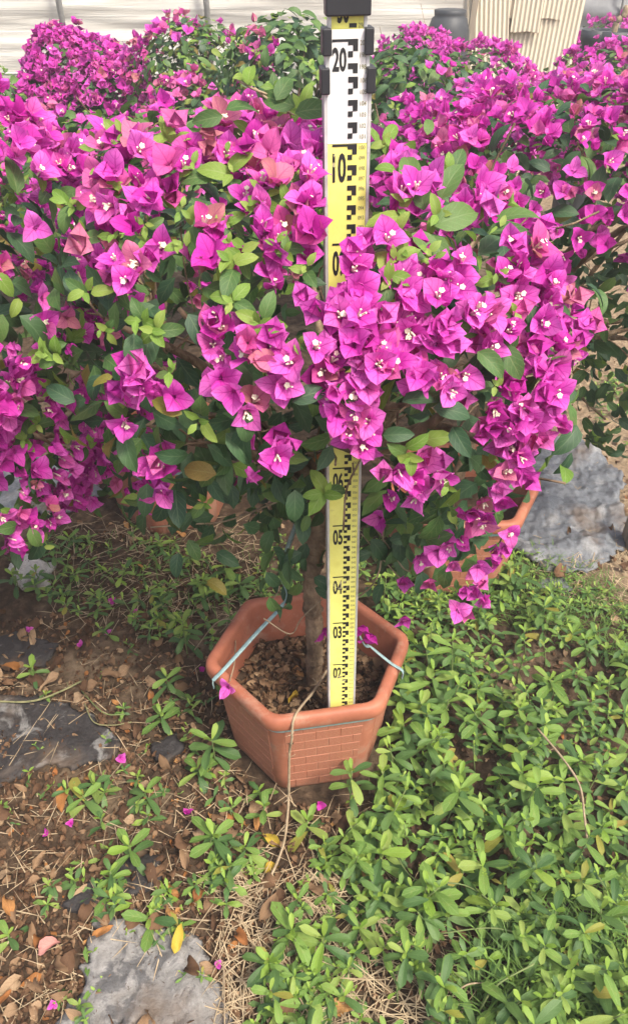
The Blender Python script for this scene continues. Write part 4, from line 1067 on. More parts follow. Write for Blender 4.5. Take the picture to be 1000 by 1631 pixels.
pst = MB(); pst.box((0, 0, 0.6), (0.05, 0.03, 1.25)); o = obj('wooden_post', pst.mesh('wooden_post', M['wood'], False), None, (cx(757, 45, 5.38), 5.40, 0)); tag(o, 'wide weathered board tucked behind the leftmost corrugated sheet', 'post')
for px, py, s, lab in ((947, 62, 0.068, 'smaller dark grey nursery pot among flowers at upper right'), (974, 63, 0.10, 'larger dark grey nursery pot with a dry stump at upper right')):
    y = 4.3; x = cx(px, py, y); zt = float(at_y(px, py - 15, y)[2])
    r = empty('nursery_pot', (x, y, 0)); tag(r, lab, 'pot', 'dark nursery pots')
    obj('pot_body', lathe([(s * .8, 0.0), (s * 0.95, zt - 0.05), (s * 1.04, zt - 0.045), (s * 1.05, zt), (s * 0.93, zt), (s * 0.9, zt - 0.03), (0.001, zt - 0.03)], 28, M['barrel'], 'pot_body'), r)
    if s > 0.09:
        mb = MB(); mb.tube(spline([(0, 0, zt - .05), (0.005, 0, zt + 0.03), (0.03, 0, zt + 0.055), (0.04, 0, zt + 0.10)], 4), [0.016] * 12 + [0.012], 8)
        obj('stump', mb.mesh('stump', M['twig']), r)

# ------------------------------------------------------------------ film lying on the ground
def ground_sheet(poly, mat, label, lift=0.012, wr=0.012, seed=0.0, spread=0.014):
    """a torn piece of film: pixel outline dropped on the ground, wrinkled, with thickness"""
    P = [at_z(x, y, 0.0)[:2] for x, y in poly]
    c = np.mean(P, axis=0)
    def inside(x, y):
        ins = False; j = len(P) - 1
        for i in range(len(P)):
            if (P[i][1] > y) != (P[j][1] > y) and x < (P[j][0] - P[i][0]) * (y - P[i][1]) / (P[j][1] - P[i][1]) + P[i][0]: ins = not ins
            j = i
        return ins
    mn = np.min(P, axis=0) - .03; mx = np.max(P, axis=0) + .03; st = 0.005
    nx = int((mx[0] - mn[0]) / st) + 2; ny = int((mx[1] - mn[1]) / st) + 2
    idx = {}; v = []; f = []
    def vert(i, j):
        if (i, j) not in idx:
            x = mn[0] + i * st; y = mn[1] + j * st
            z = ground_h(x, y) + lift + wr * fbm(x, y * 1.4, 7.0, seed) + wr * 0.35 * abs(fbm(x * 1.5, y * 0.6, 22.0, seed + 2)) + wr * 0.9 * max(0.0, 0.25 - abs(fbm(x, y * 0.8, 6.0, seed + 5)))
            idx[(i, j)] = len(v); v.append((x - c[0] + 0.003 * fbm(x, y, 60, 1), y - c[1] + 0.003 * fbm(x, y, 60, 7), max(z, ground_h(x, y) + 0.002)))
        return idx[(i, j)]
    for j in range(ny):
        for i in range(nx):
            gx, gy = mn[0] + (i + .5) * st, mn[1] + (j + .5) * st
            x = gx + spread * fbm(gx, gy, 16.0, seed + 9) + spread * .5 * fbm(gx, gy, 50.0, seed + 3); y = gy + spread * fbm(gx, gy, 16.0, seed + 13) + spread * .5 * fbm(gx, gy, 50.0, seed + 6)
            if inside(x, y): f.append((vert(i, j), vert(i + 1, j), vert(i + 1, j + 1), vert(i, j + 1)))
    ec = {}
    for q in f:
        for k in range(4):
            e = (min(q[k], q[k - 1]), max(q[k], q[k - 1])); ec[e] = ec.get(e, 0) + 1
    nb = {}
    for (e0, e1), n in ec.items():
        if n == 1: nb.setdefault(e0, []).append(e1); nb.setdefault(e1, []).append(e0)
    for _ in range(2):
        nv = {k: tuple(0.4 * v[k][i] + 0.6 * sum(v[m][i] for m in l) / len(l) for i in range(2)) for k, l in nb.items()}
        for k, (x, y) in nv.items(): v[k] = (x, y, v[k][2])
    for k in nb: v[k] = (v[k][0], v[k][1], max(v[k][2] - 0.006, ground_h(v[k][0] + c[0], v[k][1] + c[1]) + 0.002))
    o = obj('ground_film', mesh_np('ground_film', v, f, mat), None, (c[0], c[1], 0))
    so = o.modifiers.new('thick', 'SOLIDIFY'); so.thickness = 0.0012
    tag(o, label, 'plastic film', 'pieces of mulch film on the ground')
    return o
ground_sheet([(-40, 1118), (60, 1108), (150, 1138), (195, 1172), (180, 1205), (70, 1232), (-40, 1262)], M['sheet_dark'], 'dark mulch film with pale mould blotches at the left edge', 0.012, 0.006, 1.0)
ground_sheet([(80, 1660), (135, 1570), (140, 1495), (205, 1462), (262, 1470), (310, 1510), (352, 1560), (372, 1660)], M['sheet_grey'], 'grey weathered film at the bottom edge left of centre', 0.014, 0.005, 2.0, 0.026)
ground_sheet([(855, 720), (905, 693), (950, 725), (988, 765), (994, 860), (962, 905), (893, 922), (835, 892), (790, 850), (820, 770)], M['sheet_blue'], 'blue-grey crumpled film beside the right pot', 0.02, 0.024, 3.0)
ground_sheet([(-40, 735), (60, 728), (130, 750), (170, 790), (120, 818), (-40, 828)], M['sheet_blue'], 'blue-grey film in shade under the left shrub', 0.016, 0.016, 4.0)
ground_sheet([(15, 905), (55, 888), (88, 905), (84, 935), (60, 948), (20, 935)], M['sheet_pale'], 'small whitish torn film in the litter at left', 0.016, 0.012, 5.0)
ground_sheet([(90, 1440), (150, 1405), (215, 1360), (262, 1365), (250, 1410), (170, 1450), (120, 1470)], M['sheet_dark'], 'narrow dark film strip between litter and the grey film', 0.010, 0.007, 6.0)
ground_sheet([(240, 1185), (285, 1165), (300, 1200), (270, 1220), (248, 1212)], M['sheet_dark'], 'small dark film scrap left of the front pot', 0.012, 0.010, 7.0)
ground_sheet([(-40, 1030), (30, 1010), (90, 1030), (80, 1062), (-40, 1075)], M['sheet_dark'], 'dark film in shade at left above the mouldy one', 0.010, 0.006, 8.0)
ground_sheet([(862, 925), (895, 918), (905, 938), (880, 950), (860, 942)], M['sheet_blue'], 'small blue-grey film scrap in the grass on the right', 0.014, 0.010, 9.0)

# ------------------------------------------------------------------ weeds
def weed_leaf_meshes(mat):
    return [mesh_np('leaf', *(lambda t: (t[0], t[1], M[mat], t[2]))(blade(1.0, rnd.uniform(0.34, 0.44), p_weed, 6, 4, fold=rnd.uniform(0.1, 0.35), bend0=rnd.uniform(-.2, .1), bend1=rnd.uniform(0.15, 0.8), wave=rnd.uniform(0, .04), seed=i))) for i in range(5)]
WEED_ME = {k: weed_leaf_meshes(k) for k in ('weed', 'weed_dark', 'weed_young', 'weed_old')}
WEED_LO = [blade(1.0, 0.40, p_weed, 3, 2, fold=0.2, bend0=-.1, bend1=rnd.uniform(.2, .8), seed=i) for i in range(4)]

def weed_items(base, h, ls, pairs, lean):
    """leaf placements of one weed: opposite pairs up a stem, crowded at the tip"""
    out = []
    base = Vector(base); tip = base + Vector((lean[0], lean[1], h))
    az = rnd.uniform(0, 6.28)
    for i in range(pairs):
        t = 1 - 0.62 * (i / max(1, pairs - 1)) ** 1.3 if pairs > 1 else 1
        p = base.lerp(tip, t)
        az += 1.5708 + rnd.uniform(-.25, .25)
        size = ls * (0.5, 0.85, 1.0, 1.0, 0.9, 0.8)[min(i, 5)] * rnd.uniform(0.85, 1.15)
        el = (0.95, 0.42, 0.15, 0.0, -0.1, -.2)[min(i, 5)] + rnd.uniform(-.2, .2)
        for s in (0, math.pi):
            a = az + s + rnd.uniform(-.2, .2)
            d = Vector((math.cos(a) * math.cos(el), math.sin(a) * math.cos(el), math.sin(el)))
            k = 'weed_young' if i == 0 else rnd.choices(('weed', 'weed_dark', 'weed_old', 'weed_young'), (7 - i, 1.0 + 2.2 * i, .25, .6 - .1 * i))[0]
            out.append((p, frame(d, Vector((0, 0, 1)) - d * 0.3 + rv(.15)), size * rnd.uniform(.9, 1.1), k))
    return out, tip

def weed_plant(base, h, ls, pairs, label, group=None, lean=None):
    lean = lean or (rnd.gauss(0, .25 * h), rnd.gauss(-.1 * h, .25 * h))
    items, tip = weed_items(base, h, ls, pairs, lean)
    b = Vector(base)
    root = empty('weed', b); tag(root, label, 'weed', group)
    mb = MB(); mb.tube(spline([(0, 0, -0.005), (tip - b) * 0.5 + rv(.003), tip - b], 3), [0.0016, 0.0015, 0.0014, 0.0013, 0.0012, 0.0011, 0.001], 5)
    obj('stem', mb.mesh('stem', M['stem']), root)
    for p, R, s, k in items:
        o = bpy.data.objects.new('leaf', WEED_ME[k][rnd.randrange(5)])
        o.matrix_basis = Matrix.LocRotScale(p - b, R, (s, s, s)); link(o, root)

def gz(px, py, z=0.0):
    p = at_z(px, py, z); return (p[0], p[1], ground_h(p[0], p[1]))

def on_film(px, py): return False
rnd.seed(5)
# single weeds one can pick out: crown pixel, height, leaf length, pairs
SINGLES = [
 (130, 1262, .05, .050, 4, 'pale green weed on bare soil below the mouldy film'),
 (230, 1258, .05, .044, 4, 'fresh green weed midway between mouldy film and front pot'),
 (338, 1180, .09, .056, 6, 'bushy dark green weed touching the left side of the front pot'),
 (205, 1345, .07, .048, 5, 'tall light green weed above the narrow dark film strip'),
 (175, 1385, .06, .038, 4, 'yellowish weed leaning over the narrow dark film strip'),
 (118, 1400, .04, .036, 3, 'small three-leaved weed left of the narrow dark film strip'),
 (184, 1424, .03, .036, 3, 'little pale weed just above the grey weathered film'),
 (240, 1460, .03, .056, 3, 'single cross-shaped weed growing at the top edge of grey film'),
 (340, 1330, .06, .055, 5, 'big rosette weed in front of the front pot, left of yellow leaf'),
 (390, 1345, .05, .045, 4, 'weed with speckled leaves beside the bright yellow leaf'),
 (420, 1285, .05, .040, 3, 'yellow-green weed just below the front edge of the pot'),
 (370, 1283, .04, .036, 3, 'bright weed under the left front corner of the pot'),
 (490, 1305, .06, .048, 4, 'pale upright weed right of the hanging dry stem'),
 (560, 1222, .13, .050, 5, 'weed rising against the brick face of the front pot'),
 (610, 1225, .10, .050, 5, 'lush weed at the right foot of the front pot'),
 (425, 1530, .05, .050, 5, 'weed right of the grey film among dry straw'),
 (12, 1488, .03, .036, 3, 'half weed cut by the left edge near the bottom'),
 (50, 1062, .05, .040, 4, 'dark weed in shade at left above the mouldy film'),
 (265, 1075, .06, .045, 5, 'dark green weed in shade left of the pot rim'),
 (255, 1130, .06, .042, 5, 'sprawling weed in shade left of the pot'),
 (290, 985, .12, .055, 5, 'tall broad-leaved weed behind the left of the pot'),
 (105, 1255, .03, .035, 3, 'tiny weed beside the orange curled leaf at left'),
 (160, 1300, .04, .035, 3, 'tiny weed with magenta bract beside it at left'),
 (20, 915, .06, .045, 4, 'weed beside the small whitish torn film'),
 (315, 1225, .04, .045, 4, 'dark weed against the lower left of the pot'),
 (465, 1480, .06, .05, 5, 'large light green rosette right of the twig end, near the bottom'),
 (515, 1490, .07, .052, 5, 'largest bright rosette near the bottom, centre of the picture'),
]
taken = []
for px, py, h, ls, pr, lab in SINGLES:
    b = gz(px, py, h)
    weed_plant(b, h, ls, pr, lab, None, (0, 0)); taken.append(b)

def poly_in(px, py, P):
    ins = False; j = len(P) - 1
    for i in range(len(P)):
        if (P[i][1] > py) != (P[j][1] > py) and px < (P[j][0] - P[i][0]) * (py - P[i][1]) / (P[j][1] - P[i][1]) + P[i][0]: ins = not ins
        j = i
    return ins
CARPET = [(640, 985), (720, 960), (800, 900), (850, 930), (900, 960), (1010, 1040), (1010, 1640), (760, 1640), (700, 1560), (620, 1440), (560, 1340), (590, 1290), (615, 1180)]
FRINGE = [(470, 1300), (600, 1290), (620, 1440), (720, 1600), (780, 1640), (420, 1640), (440, 1480), (480, 1400)]
BACKL = [(60, 860), (200, 850), (340, 870), (400, 930), (330, 1010), (230, 1010), (120, 960), (60, 930)]
UNDER = [(560, 860), (700, 850), (760, 960), (650, 1000), (600, 960)]
def carpet_label(px, py, h, l):
    size = 'tall' if h > .78 else ('low' if h < .5 else 'middling')
    leaf = 'large-leaved' if l > .84 else 'small-leaved'
    if py < 1060: where = 'at the far edge of the carpet below the hanging flowers' if px < 800 else 'at the far edge of the carpet below the blue-grey film'
    elif px < 700: where = 'close to the right side of the front pot'
    elif (px - 900) ** 2 + (py - 1240) ** 2 < 95 ** 2: where = 'beside the brown dry stick on the right'
    elif py > 1500: where = 'along the bottom edge at the right' if px > 840 else 'along the bottom edge right of the centre'
    elif px > 930: where = 'along the right edge below the stick' if py > 1300 else 'along the right edge above the stick'
    elif py > 1300: where = 'in the lower carpet below the stick' if px > 800 else 'in the lower carpet where it thins out'
    else: where = 'in the middle carpet left of the stick'
    return size + ' ' + leaf + ' weed ' + where
def fringe_label(px, py, h, l):
    size = 'large' if l > .8 else 'small'
    where = 'in the fringe just below the pot' if py < 1400 else ('at the bottom edge among dry straw' if py > 1540 else ('in the fringe right of the yellow leaves' if px < 560 else 'in the fringe bordering the carpet'))
    return size + ' green weed ' + where
def backl_label(px, py, h, l):
    where = 'by the small whitish film' if px < 140 else ('under the shaded dark leaves' if px < 250 else 'right behind the left rim of the pot')
    return ('taller' if h > .65 else 'low') + ' yellowish weed ' + where
def scatter(poly, n, hmin, hmax, lmin, lmax, mind, lab, grp, pairs=(3, 5)):
    xs = [p[0] for p in poly]; ys = [p[1] for p in poly]; k = 0; tries = 0; pts = []
    while k < n and tries < n * 60:
        tries += 1
        px, py = rnd.uniform(min(xs), max(xs)), rnd.uniform(min(ys), max(ys))
        if not poly_in(px, py, poly): continue
        h = rnd.uniform(hmin, hmax)
        b = gz(px, py, h * 0.9)
        if (Vector(b[:2]) - POT_C.xy).length < 0.18: continue
        patch = fbm(b[0], b[1], 4.5, 2.7)
        if patch < -0.22 and rnd.random() < 0.8: continue
        if any((b[0] - q[0]) ** 2 + (b[1] - q[1]) ** 2 < mind * mind for q in pts): continue
        pts.append(b)
        ls = rnd.uniform(lmin, lmax) * (0.7 if rnd.random() < .3 else 1) * (1 + 0.35 * patch); h *= 1 + 0.5 * patch
        lb = lab(px, py, h / hmax, ls / lmax)
        weed_plant(b, h, ls, rnd.randint(*pairs), lb, 'weeds: ' + lb.split(' weed ')[1])
        k += 1
    return pts
scatter(CARPET, 230, 0.035, 0.12, 0.032, 0.054, 0.039, carpet_label, None, (4, 6))
scatter(FRINGE, 62, 0.025, 0.085, 0.030, 0.052, 0.045, fringe_label, None)
scatter(BACKL, 44, 0.03, 0.08, 0.026, 0.042, 0.05, backl_label, None)
scatter(UNDER, 14, 0.05, 0.10, 0.03, 0.045, 0.05, lambda px, py, h, l: 'small weed in the shade right behind the pot', None)
# the undergrowth nobody could count
under = {k: [] for k in WEED_ME}
def under_fill(poly, n, hmin, hmax, lmin, lmax, z=0.03):
    xs = [p[0] for p in poly]; ys = [p[1] for p in poly]
    for _ in range(n):
        px, py = rnd.uniform(min(xs), max(xs)), rnd.uniform(min(ys), max(ys))
        if not poly_in(px, py, poly): continue
        b = gz(px, py, z)
        if (Vector(b[:2]) - POT_C.xy).length < 0.17: continue
        if fbm(b[0], b[1], 4.5, 2.7) < -0.12 and rnd.random() < 0.85: continue
        it, tip = weed_items(b, rnd.uniform(hmin, hmax), rnd.uniform(lmin, lmax), rnd.randint(2, 5), (rnd.gauss(0, .02), rnd.gauss(0, .02)))
        for p, R, s, k in it: under[k].append((tuple(p), R, s, rnd.random()))
under_fill(CARPET, 380, 0.02, 0.08, 0.016, 0.040)
under_fill([(1005, 1000), (1350, 1080), (1350, 1800), (700, 1800), (700, 1650), (1005, 1640)], 420, 0.02, 0.10, 0.022, 0.052)      # the carpet goes on past the frame
under_fill(FRINGE, 240, 0.01, 0.05, 0.016, 0.036)
under_fill(BACKL, 120, 0.01, 0.05, 0.018, 0.038)
under_fill(UNDER, 160, 0.01, 0.06, 0.016, 0.032)
under_fill([(700, 860), (860, 880), (1010, 960), (1010, 1060), (850, 960), (700, 980)], 300, 0.01, 0.05, 0.012, 0.026)
under_fill([(430, 840), (480, 840), (480, 960), (400, 960)], 80, 0.01, 0.05, 0.016, 0.030)
under_fill([(0, 1130), (360, 960), (420, 1300), (440, 1640), (0, 1640)], 110, 0.005, 0.04, 0.012, 0.032)
under_fill([(80, 1230), (420, 1230), (440, 1440), (120, 1430)], 60, 0.01, 0.05, 0.018, 0.040)
under_fill([(880, 600), (1000, 580), (1010, 700), (900, 690)], 60, 0.02, 0.06, 0.02, 0.04)
for k, it in under.items():
    o = mass('weed_undergrowth', it, WEED_LO, M[k])
    if o: tag(o, {'weed': 'light green low undergrowth between the weeds', 'weed_dark': 'dark green low undergrowth between the weeds', 'weed_young': 'bright green shoots in the undergrowth between the weeds', 'weed_old': 'yellowing leaves in the undergrowth between the weeds'}[k], 'undergrowth')

# grass and straw
def blades(name, n, region, L, W, mat, label, lie=0.0, z=0.0):
    V = []; F = []; T = []; nb = 0
    xs = [p[0] for p in region]; ys = [p[1] for p in region]; k = 0
    while k < n:
        px, py = rnd.uniform(min(xs), max(xs)), rnd.uniform(min(ys), max(ys))
        if not poly_in(px, py, region): continue
        k += 1
        b = Vector(gz(px, py, z))
        if (b.xy - POT_C.xy).length < 0.17: continue
        a = rnd.uniform(0, 6.28); l = L * rnd.uniform(.5, 1.3); up = rnd.uniform(0.5, 1.1) if not lie else rnd.uniform(0, lie)
        h = Vector((math.cos(a), math.sin(a), 0)); s = Vector((-h.y, h.x, 0)) * (W * rnd.uniform(.6, 1.3))
        p0 = b + Vector((0, 0, 0.004 + rnd.uniform(0, .012) * (1 if lie else 0))); d = h * math.cos(up) + Vector((0, 0, math.sin(up)))
        p1 = p0 + d * l * .55; p2 = p1 + (h * math.cos(up * .35) + Vector((0, 0, math.sin(up * .35) - (0.25 if not lie else 0.02)))) * l * .45 + rv(.002)
        V += [tuple(p0 - s), tuple(p0 + s), tuple(p1 + s * .8), tuple(p1 - s * .8), tuple(p2)]
        F += [(nb, nb + 1, nb + 2, nb + 3), (nb + 3, nb + 2, nb + 4)]; T += [rnd.random()] * 5; nb += 5
    o = obj(name, mesh_np(name, V, F, mat, tint=T)); tag(o, label, name.replace('_', ' '), kind='stuff')
blades('grass', 700, [(760, 1480), (1010, 1420), (1010, 1650), (740, 1650)], 0.09, 0.0016, M['grass'], 'thin grass between the weeds at the bottom right')
blades('grass', 1500, [(640, 900), (880, 880), (1010, 940), (1010, 1090), (860, 1000), (650, 990)], 0.05, 0.0010, M['grass'], 'fine grass beyond the weeds on the right')
blades('grass', 260, [(60, 860), (400, 860), (420, 960), (330, 1010), (100, 960)], 0.05, 0.0009, M['grass'], 'fine grass in the shade behind the pot')
blades('straw', 500, [(60, 830), (420, 830), (420, 960), (330, 1010), (100, 980)], 0.06, 0.0009, M['straw'], 'dry straw in the shade behind the pot', 0.25)
blades('straw', 900, [(340, 1400), (640, 1380), (760, 1650), (360, 1650)], 0.07, 0.0009, M['straw'], 'dry straw strewn in front between film and weeds', 0.15)
blades('straw', 700, [(0, 980), (420, 940), (620, 1300), (440, 1500), (0, 1640)], 0.05, 0.0008, M['straw'], 'dry stalks in the litter left of the pot', 0.15)
blades('straw', 700, [(860, 600), (1010, 560), (1010, 1000), (860, 940)], 0.06, 0.0009, M['straw'], 'dry straw on the sandy strip at the right', 0.15)

# ------------------------------------------------------------------ dead leaves
def dry_meshes(mat):
    out = []
    for i in range(5):
        v, f, uv = blade(1.0, rnd.uniform(0.55, 0.8), p_ovate, 6, 4, fold=rnd.uniform(-.2, 0.9), bend0=rnd.uniform(-1.2, .1), bend1=rnd.uniform(-.2, 1.9), wave=rnd.uniform(.12, .30), twist=rnd.uniform(-1.5, 1.5), seed=i * 3)
        v[:, 1] -= 0.45; v[:, 2] -= v[:, 2].min()
        out.append((v, f, uv))
    return out
DRY_T = {k: dry_meshes(k) for k in ('dry_tan', 'dry_brown', 'dry_orange', 'dry_yellow', 'dry_pink')}
DRY_ME = {k: [mesh_np('dry_leaf', v, f, M[k], uv) for v, f, uv in t] for k, t in DRY_T.items()}
def dry_leaf(p, s, kind, label, group=None, name='dry_leaf', lift=0.004, flat=0.35, cat='fallen leaf'):
    o = bpy.data.objects.new(name, DRY_ME[kind][rnd.randrange(5)])
    R = frame_z(Vector((rnd.gauss(0, flat), rnd.gauss(0, flat), 1)), rnd.uniform(0, 6.28))
    o.matrix_basis = Matrix.LocRotScale(Vector(p) + Vector((0, 0, lift)), R, (s, s, s))
    link(o); tag(o, label, cat, group); return o
for px, py, s, kind, lab in [
 (433, 1340, .040, 'dry_yellow', 'bright yellow fallen leaf below the pot beside the dry stem'),
 (432, 1388, .036, 'dry_yellow', 'second yellow leaf lying just below the bright yellow one'),
 (285, 1505, .042, 'dry_yellow', 'yellow leaf curled over the top edge of the grey film'),
 (75, 1515, .040, 'dry_pink', 'pinkish curled dry bract near the bottom left'),
 (52, 1557, .034, 'dry_orange', 'orange leaf standing on the soil at the bottom left'),
 (85, 1088, .052, 'dry_tan', 'large tan leaf above the mouldy dark film'),
 (20, 1072, .050, 'dry_orange', 'orange leaf at the left edge above the mouldy film'),
 (100, 1272, .050, 'dry_orange', 'orange-brown curled leaf beside the pale weed at left'),
 (165, 1486, .034, 'dry_orange', 'orange leaf on the upper left corner of the grey film'),
 (388, 1503, .036, 'dry_orange', 'rusty leaf beside the weed right of the grey film'),
 (420, 1455, .052, 'dry_tan', 'big pale crumpled leaf between grey film and yellow leaves'),
 (50, 1410, .034, 'dry_tan', 'pale tan leaf on dark litter at left below the middle'),
 (12, 1448, .038, 'dry_orange', 'light orange leaf at the left edge above the half weed'),
 (60, 1370, .034, 'dry_tan', 'beige leaf on dark litter at the left'),
 (395, 1245, .048, 'dry_tan', 'ragged tan leaf under the left foot of the pot'),
 (150, 1102, .038, 'dry_tan', 'pale leaf in shade above the mouldy film'),
 (238, 1105, .030, 'dry_orange', 'orange leaf in shade left of the pot'),
 (540, 1602, .040, 'dry_orange', 'orange-tan leaf at the bottom edge right of centre'),
 (452, 1602, .044, 'dry_brown', 'brown leaf at the bottom edge centre'),
 (580, 1395, .036, 'dry_orange', 'tan-orange leaf among the fringe weeds'),
 (322, 1436, .034, 'dry_orange', 'orange leaf upright between twigs above the grey film'),
 (240, 1400, .036, 'dry_brown', 'brown leaf at the end of the narrow dark film'),
 (860, 825, .030, 'dry_orange', 'orange leaf on the blue-grey film by the right pot'),
 (905, 850, .026, 'dry_tan', 'tan leaf lying on the blue-grey film'),
 (890, 915, .05, 'dry_brown', 'brown dead tuft at the lower edge of the blue-grey film')]:
    dry_leaf(gz(px, py, .01), s, kind, lab, None, lift=0.014 if 'film' in lab else 0.006)
LIT_L = [(0, 985), (330, 960), (420, 1240), (600, 1300), (560, 1400), (440, 1470), (420, 1640), (0, 1640)]
LIT_OUT = [(-260, 980), (0, 980), (0, 1640), (420, 1640), (420, 1780), (-260, 1780)]
LIT_R = [(870, 600), (1010, 560), (1010, 1000), (930, 980), (985, 760)]
def lit_where(px, py):
    if py < 1110: return 'in the shade above the mouldy film' if px < 200 else 'in the shade left of the pot rim'
    if py < 1270: return 'on or beside the mouldy film' if px < 200 else 'at the left foot of the pot'
    if py < 1400: return 'on the bare soil below the mouldy film' if px < 220 else ('around the big rosette in front of the pot' if px < 420 else 'below the front of the pot')
    return 'on the soil left of the grey film' if px < 150 else ('on or above the grey film' if px < 360 else 'among the straw right of the grey film')
def lit(poly, n, smin, smax, kw, lab, grp):
    xs = [p[0] for p in poly]; ys = [p[1] for p in poly]; k = 0
    while k < n:
        px, py = rnd.uniform(min(xs), max(xs)), rnd.uniform(min(ys), max(ys))
        if not poly_in(px, py, poly): continue
        b = gz(px, py)
        if (Vector(b[:2]) - POT_C.xy).length < 0.175: continue
        if poly_in(px, py, [(100, 1631), (140, 1500), (205, 1465), (300, 1500), (360, 1631)]) and rnd.random() < .85: continue
        if poly_in(px, py, [(-10, 1118), (60, 1108), (195, 1172), (70, 1232), (-10, 1262)]) and rnd.random() < .85: continue
        k += 1
        sz = rnd.uniform(smin, smax); kd = rnd.choices(('dry_tan', 'dry_brown', 'dry_orange', 'dry_yellow'), kw)[0]
        wh = lab(px, py); cn = {'dry_tan': 'tan', 'dry_brown': 'brown', 'dry_orange': 'orange', 'dry_yellow': 'yellow'}[kd]
        dry_leaf(b, sz, kd, ('larger ' if sz > (smin + smax) / 2 else 'small ') + cn + ' dry leaf ' + wh, 'dry leaves ' + wh)
lit(LIT_L, 165, .018, .044, (6, 6, .9, .1), lit_where, None)
lit(LIT_R, 32, .022, .04, (6, 3, 1, 0), lambda px, py: 'on the sandy strip above the blue-grey film' if py < 700 else ('on the sandy strip right of the blue-grey film' if py < 900 else 'on the sandy strip below the blue-grey film'), None)
lit([(60, 840), (470, 800), (470, 950), (350, 980), (100, 930)], 26, .02, .036, (5, 5, 2, .2), lambda px, py: 'in the shade under the left shrub' if px < 250 else 'in the shade right behind the pot', None)
# crumbs of litter
for kind, n in (('dry_tan', 1800), ('dry_brown', 5200), ('dry_orange', 160)):
    it = []
    while len(it) < n:
        poly = rnd.choice((LIT_L, LIT_L, LIT_L, LIT_R, BACKL, BACKL, FRINGE, CARPET, LIT_OUT))
        px, py = rnd.uniform(-260, 1020), rnd.uniform(560, 1780)
        if not poly_in(px, py, poly): continue
        b = gz(px, py)
        if (Vector(b[:2]) - POT_C.xy).length < 0.165: continue
        it.append(((b[0], b[1], b[2] + 0.002), frame_z(Vector((rnd.gauss(0, .5), rnd.gauss(0, .5), 1)), rnd.uniform(0, 6.28)), rnd.uniform(.007, .02), rnd.random()))
    o = mass('leaf_litter', it, [(v, f, uv) for v, f, uv in DRY_T[kind]], M[kind])
    tag(o, {'dry_tan': 'crumbled tan leaf litter on the soil', 'dry_brown': 'crumbled dark brown leaf litter on the soil', 'dry_orange': 'crumbled orange leaf litter on the soil'}[kind], 'leaf litter')
# in the pot
def in_pot():
    while True:
        x, y = rnd.uniform(-.165, .165), rnd.uniform(-.165, .165)
        if all(x * math.cos(POT_ROT + (k + .5) * math.pi / 3) + y * math.sin(POT_ROT + (k + .5) * math.pi / 3) < 0.138 for k in range(6)) and abs(x + 0) + abs(y) > 0.03:
            q = (POT_C.x + x, POT_C.y + y, 0.152)
            if abs(q[0] - .05) < .04 and abs(q[1] - .845) < .035: continue
            return q
for kind, n in (('dry_brown', 420), ('dry_tan', 330)):
    mass('leaf_litter', [(in_pot(), frame_z(Vector((rnd.gauss(0, .6), rnd.gauss(0, .6), 1)), rnd.uniform(0, 6.28)), rnd.uniform(.009, .026), rnd.random()) for _ in range(n)], DRY_T[kind], M[kind], main_pot, tuple(POT_C))
for i in range(40):
    dry_leaf(in_pot(), rnd.uniform(.020, .036), rnd.choices(('dry_tan', 'dry_brown', 'dry_orange'), (4, 5, .6))[0], 'dry leaf lying on the soil inside the front pot', 'dry leaves in the front pot', flat=.5)
p = at_z(467, 1115, 0.165); dry_leaf((p[0], p[1], .160), .032, 'dry_yellow', 'yellow-green leaf on the soil at the front of the pot', None)
p = at_z(510, 745, 0.7); dry_leaf(tuple(at_y(510, 742, 0.80)), .026, 'dry_orange', 'curled orange dead leaf caught in the shrub beside the staff', None)

# fallen bracts
for i, (px, py, lab) in enumerate([(45, 1005, 'fallen magenta bract on the shaded film at the left edge'), (130, 1025, 'fallen magenta bract beside the shaded weeds at left'), (170, 1008, 'small fallen bract above the larger one at left'), (212, 972, 'crimson fallen bract in the weeds behind the pot at left'), (183, 958, 'crimson bract among the low weeds at left'),
    (190, 1203, 'fallen magenta bract right of the mouldy film'), (112, 1306, 'fallen magenta bract below the pale green weed'), (76, 1322, 'tiny fallen bract on dark litter at left'), (345, 1535, 'fallen bract right of the grey film'), (85, 1598, 'fallen bract at the bottom left beside the grey film'), (510, 1278, 'fallen bract in front of the pot foot'), (318, 1065, 'dull fallen bract beside the left pot rim'), (735, 1383, 'dark fallen bract deep in the weed carpet'), (300, 1300, 'fallen bract under the big rosette')]):
    b = gz(px, py, .01)
    o = bpy.data.objects.new('fallen_bract', FLOW_ME[rnd.choice(('bract', 'bract', 'bract_deep'))][i % 12])
    s = rnd.uniform(.011, .018)
    o.matrix_basis = Matrix.LocRotScale(Vector(b) + Vector((0, 0, .012)), frame_z(Vector((rnd.gauss(0, .6), rnd.gauss(-.3, .5), 1)), rnd.uniform(0, 6.28)), (s, s, s)); link(o); tag(o, lab, 'fallen bract', 'fallen bracts')
o = bpy.data.objects.new('fallen_bract', FLOW_ME['bract'][2]); pp = at_z(365, 1092, .262)
o.matrix_basis = Matrix.LocRotScale(Vector(pp), frame_z(Vector((-.3, -.9, .3)), .6), (.026, .026, .026)); link(o); tag(o, 'magenta flower caught on the left rim of the front pot', 'fallen bract', 'fallen bracts')
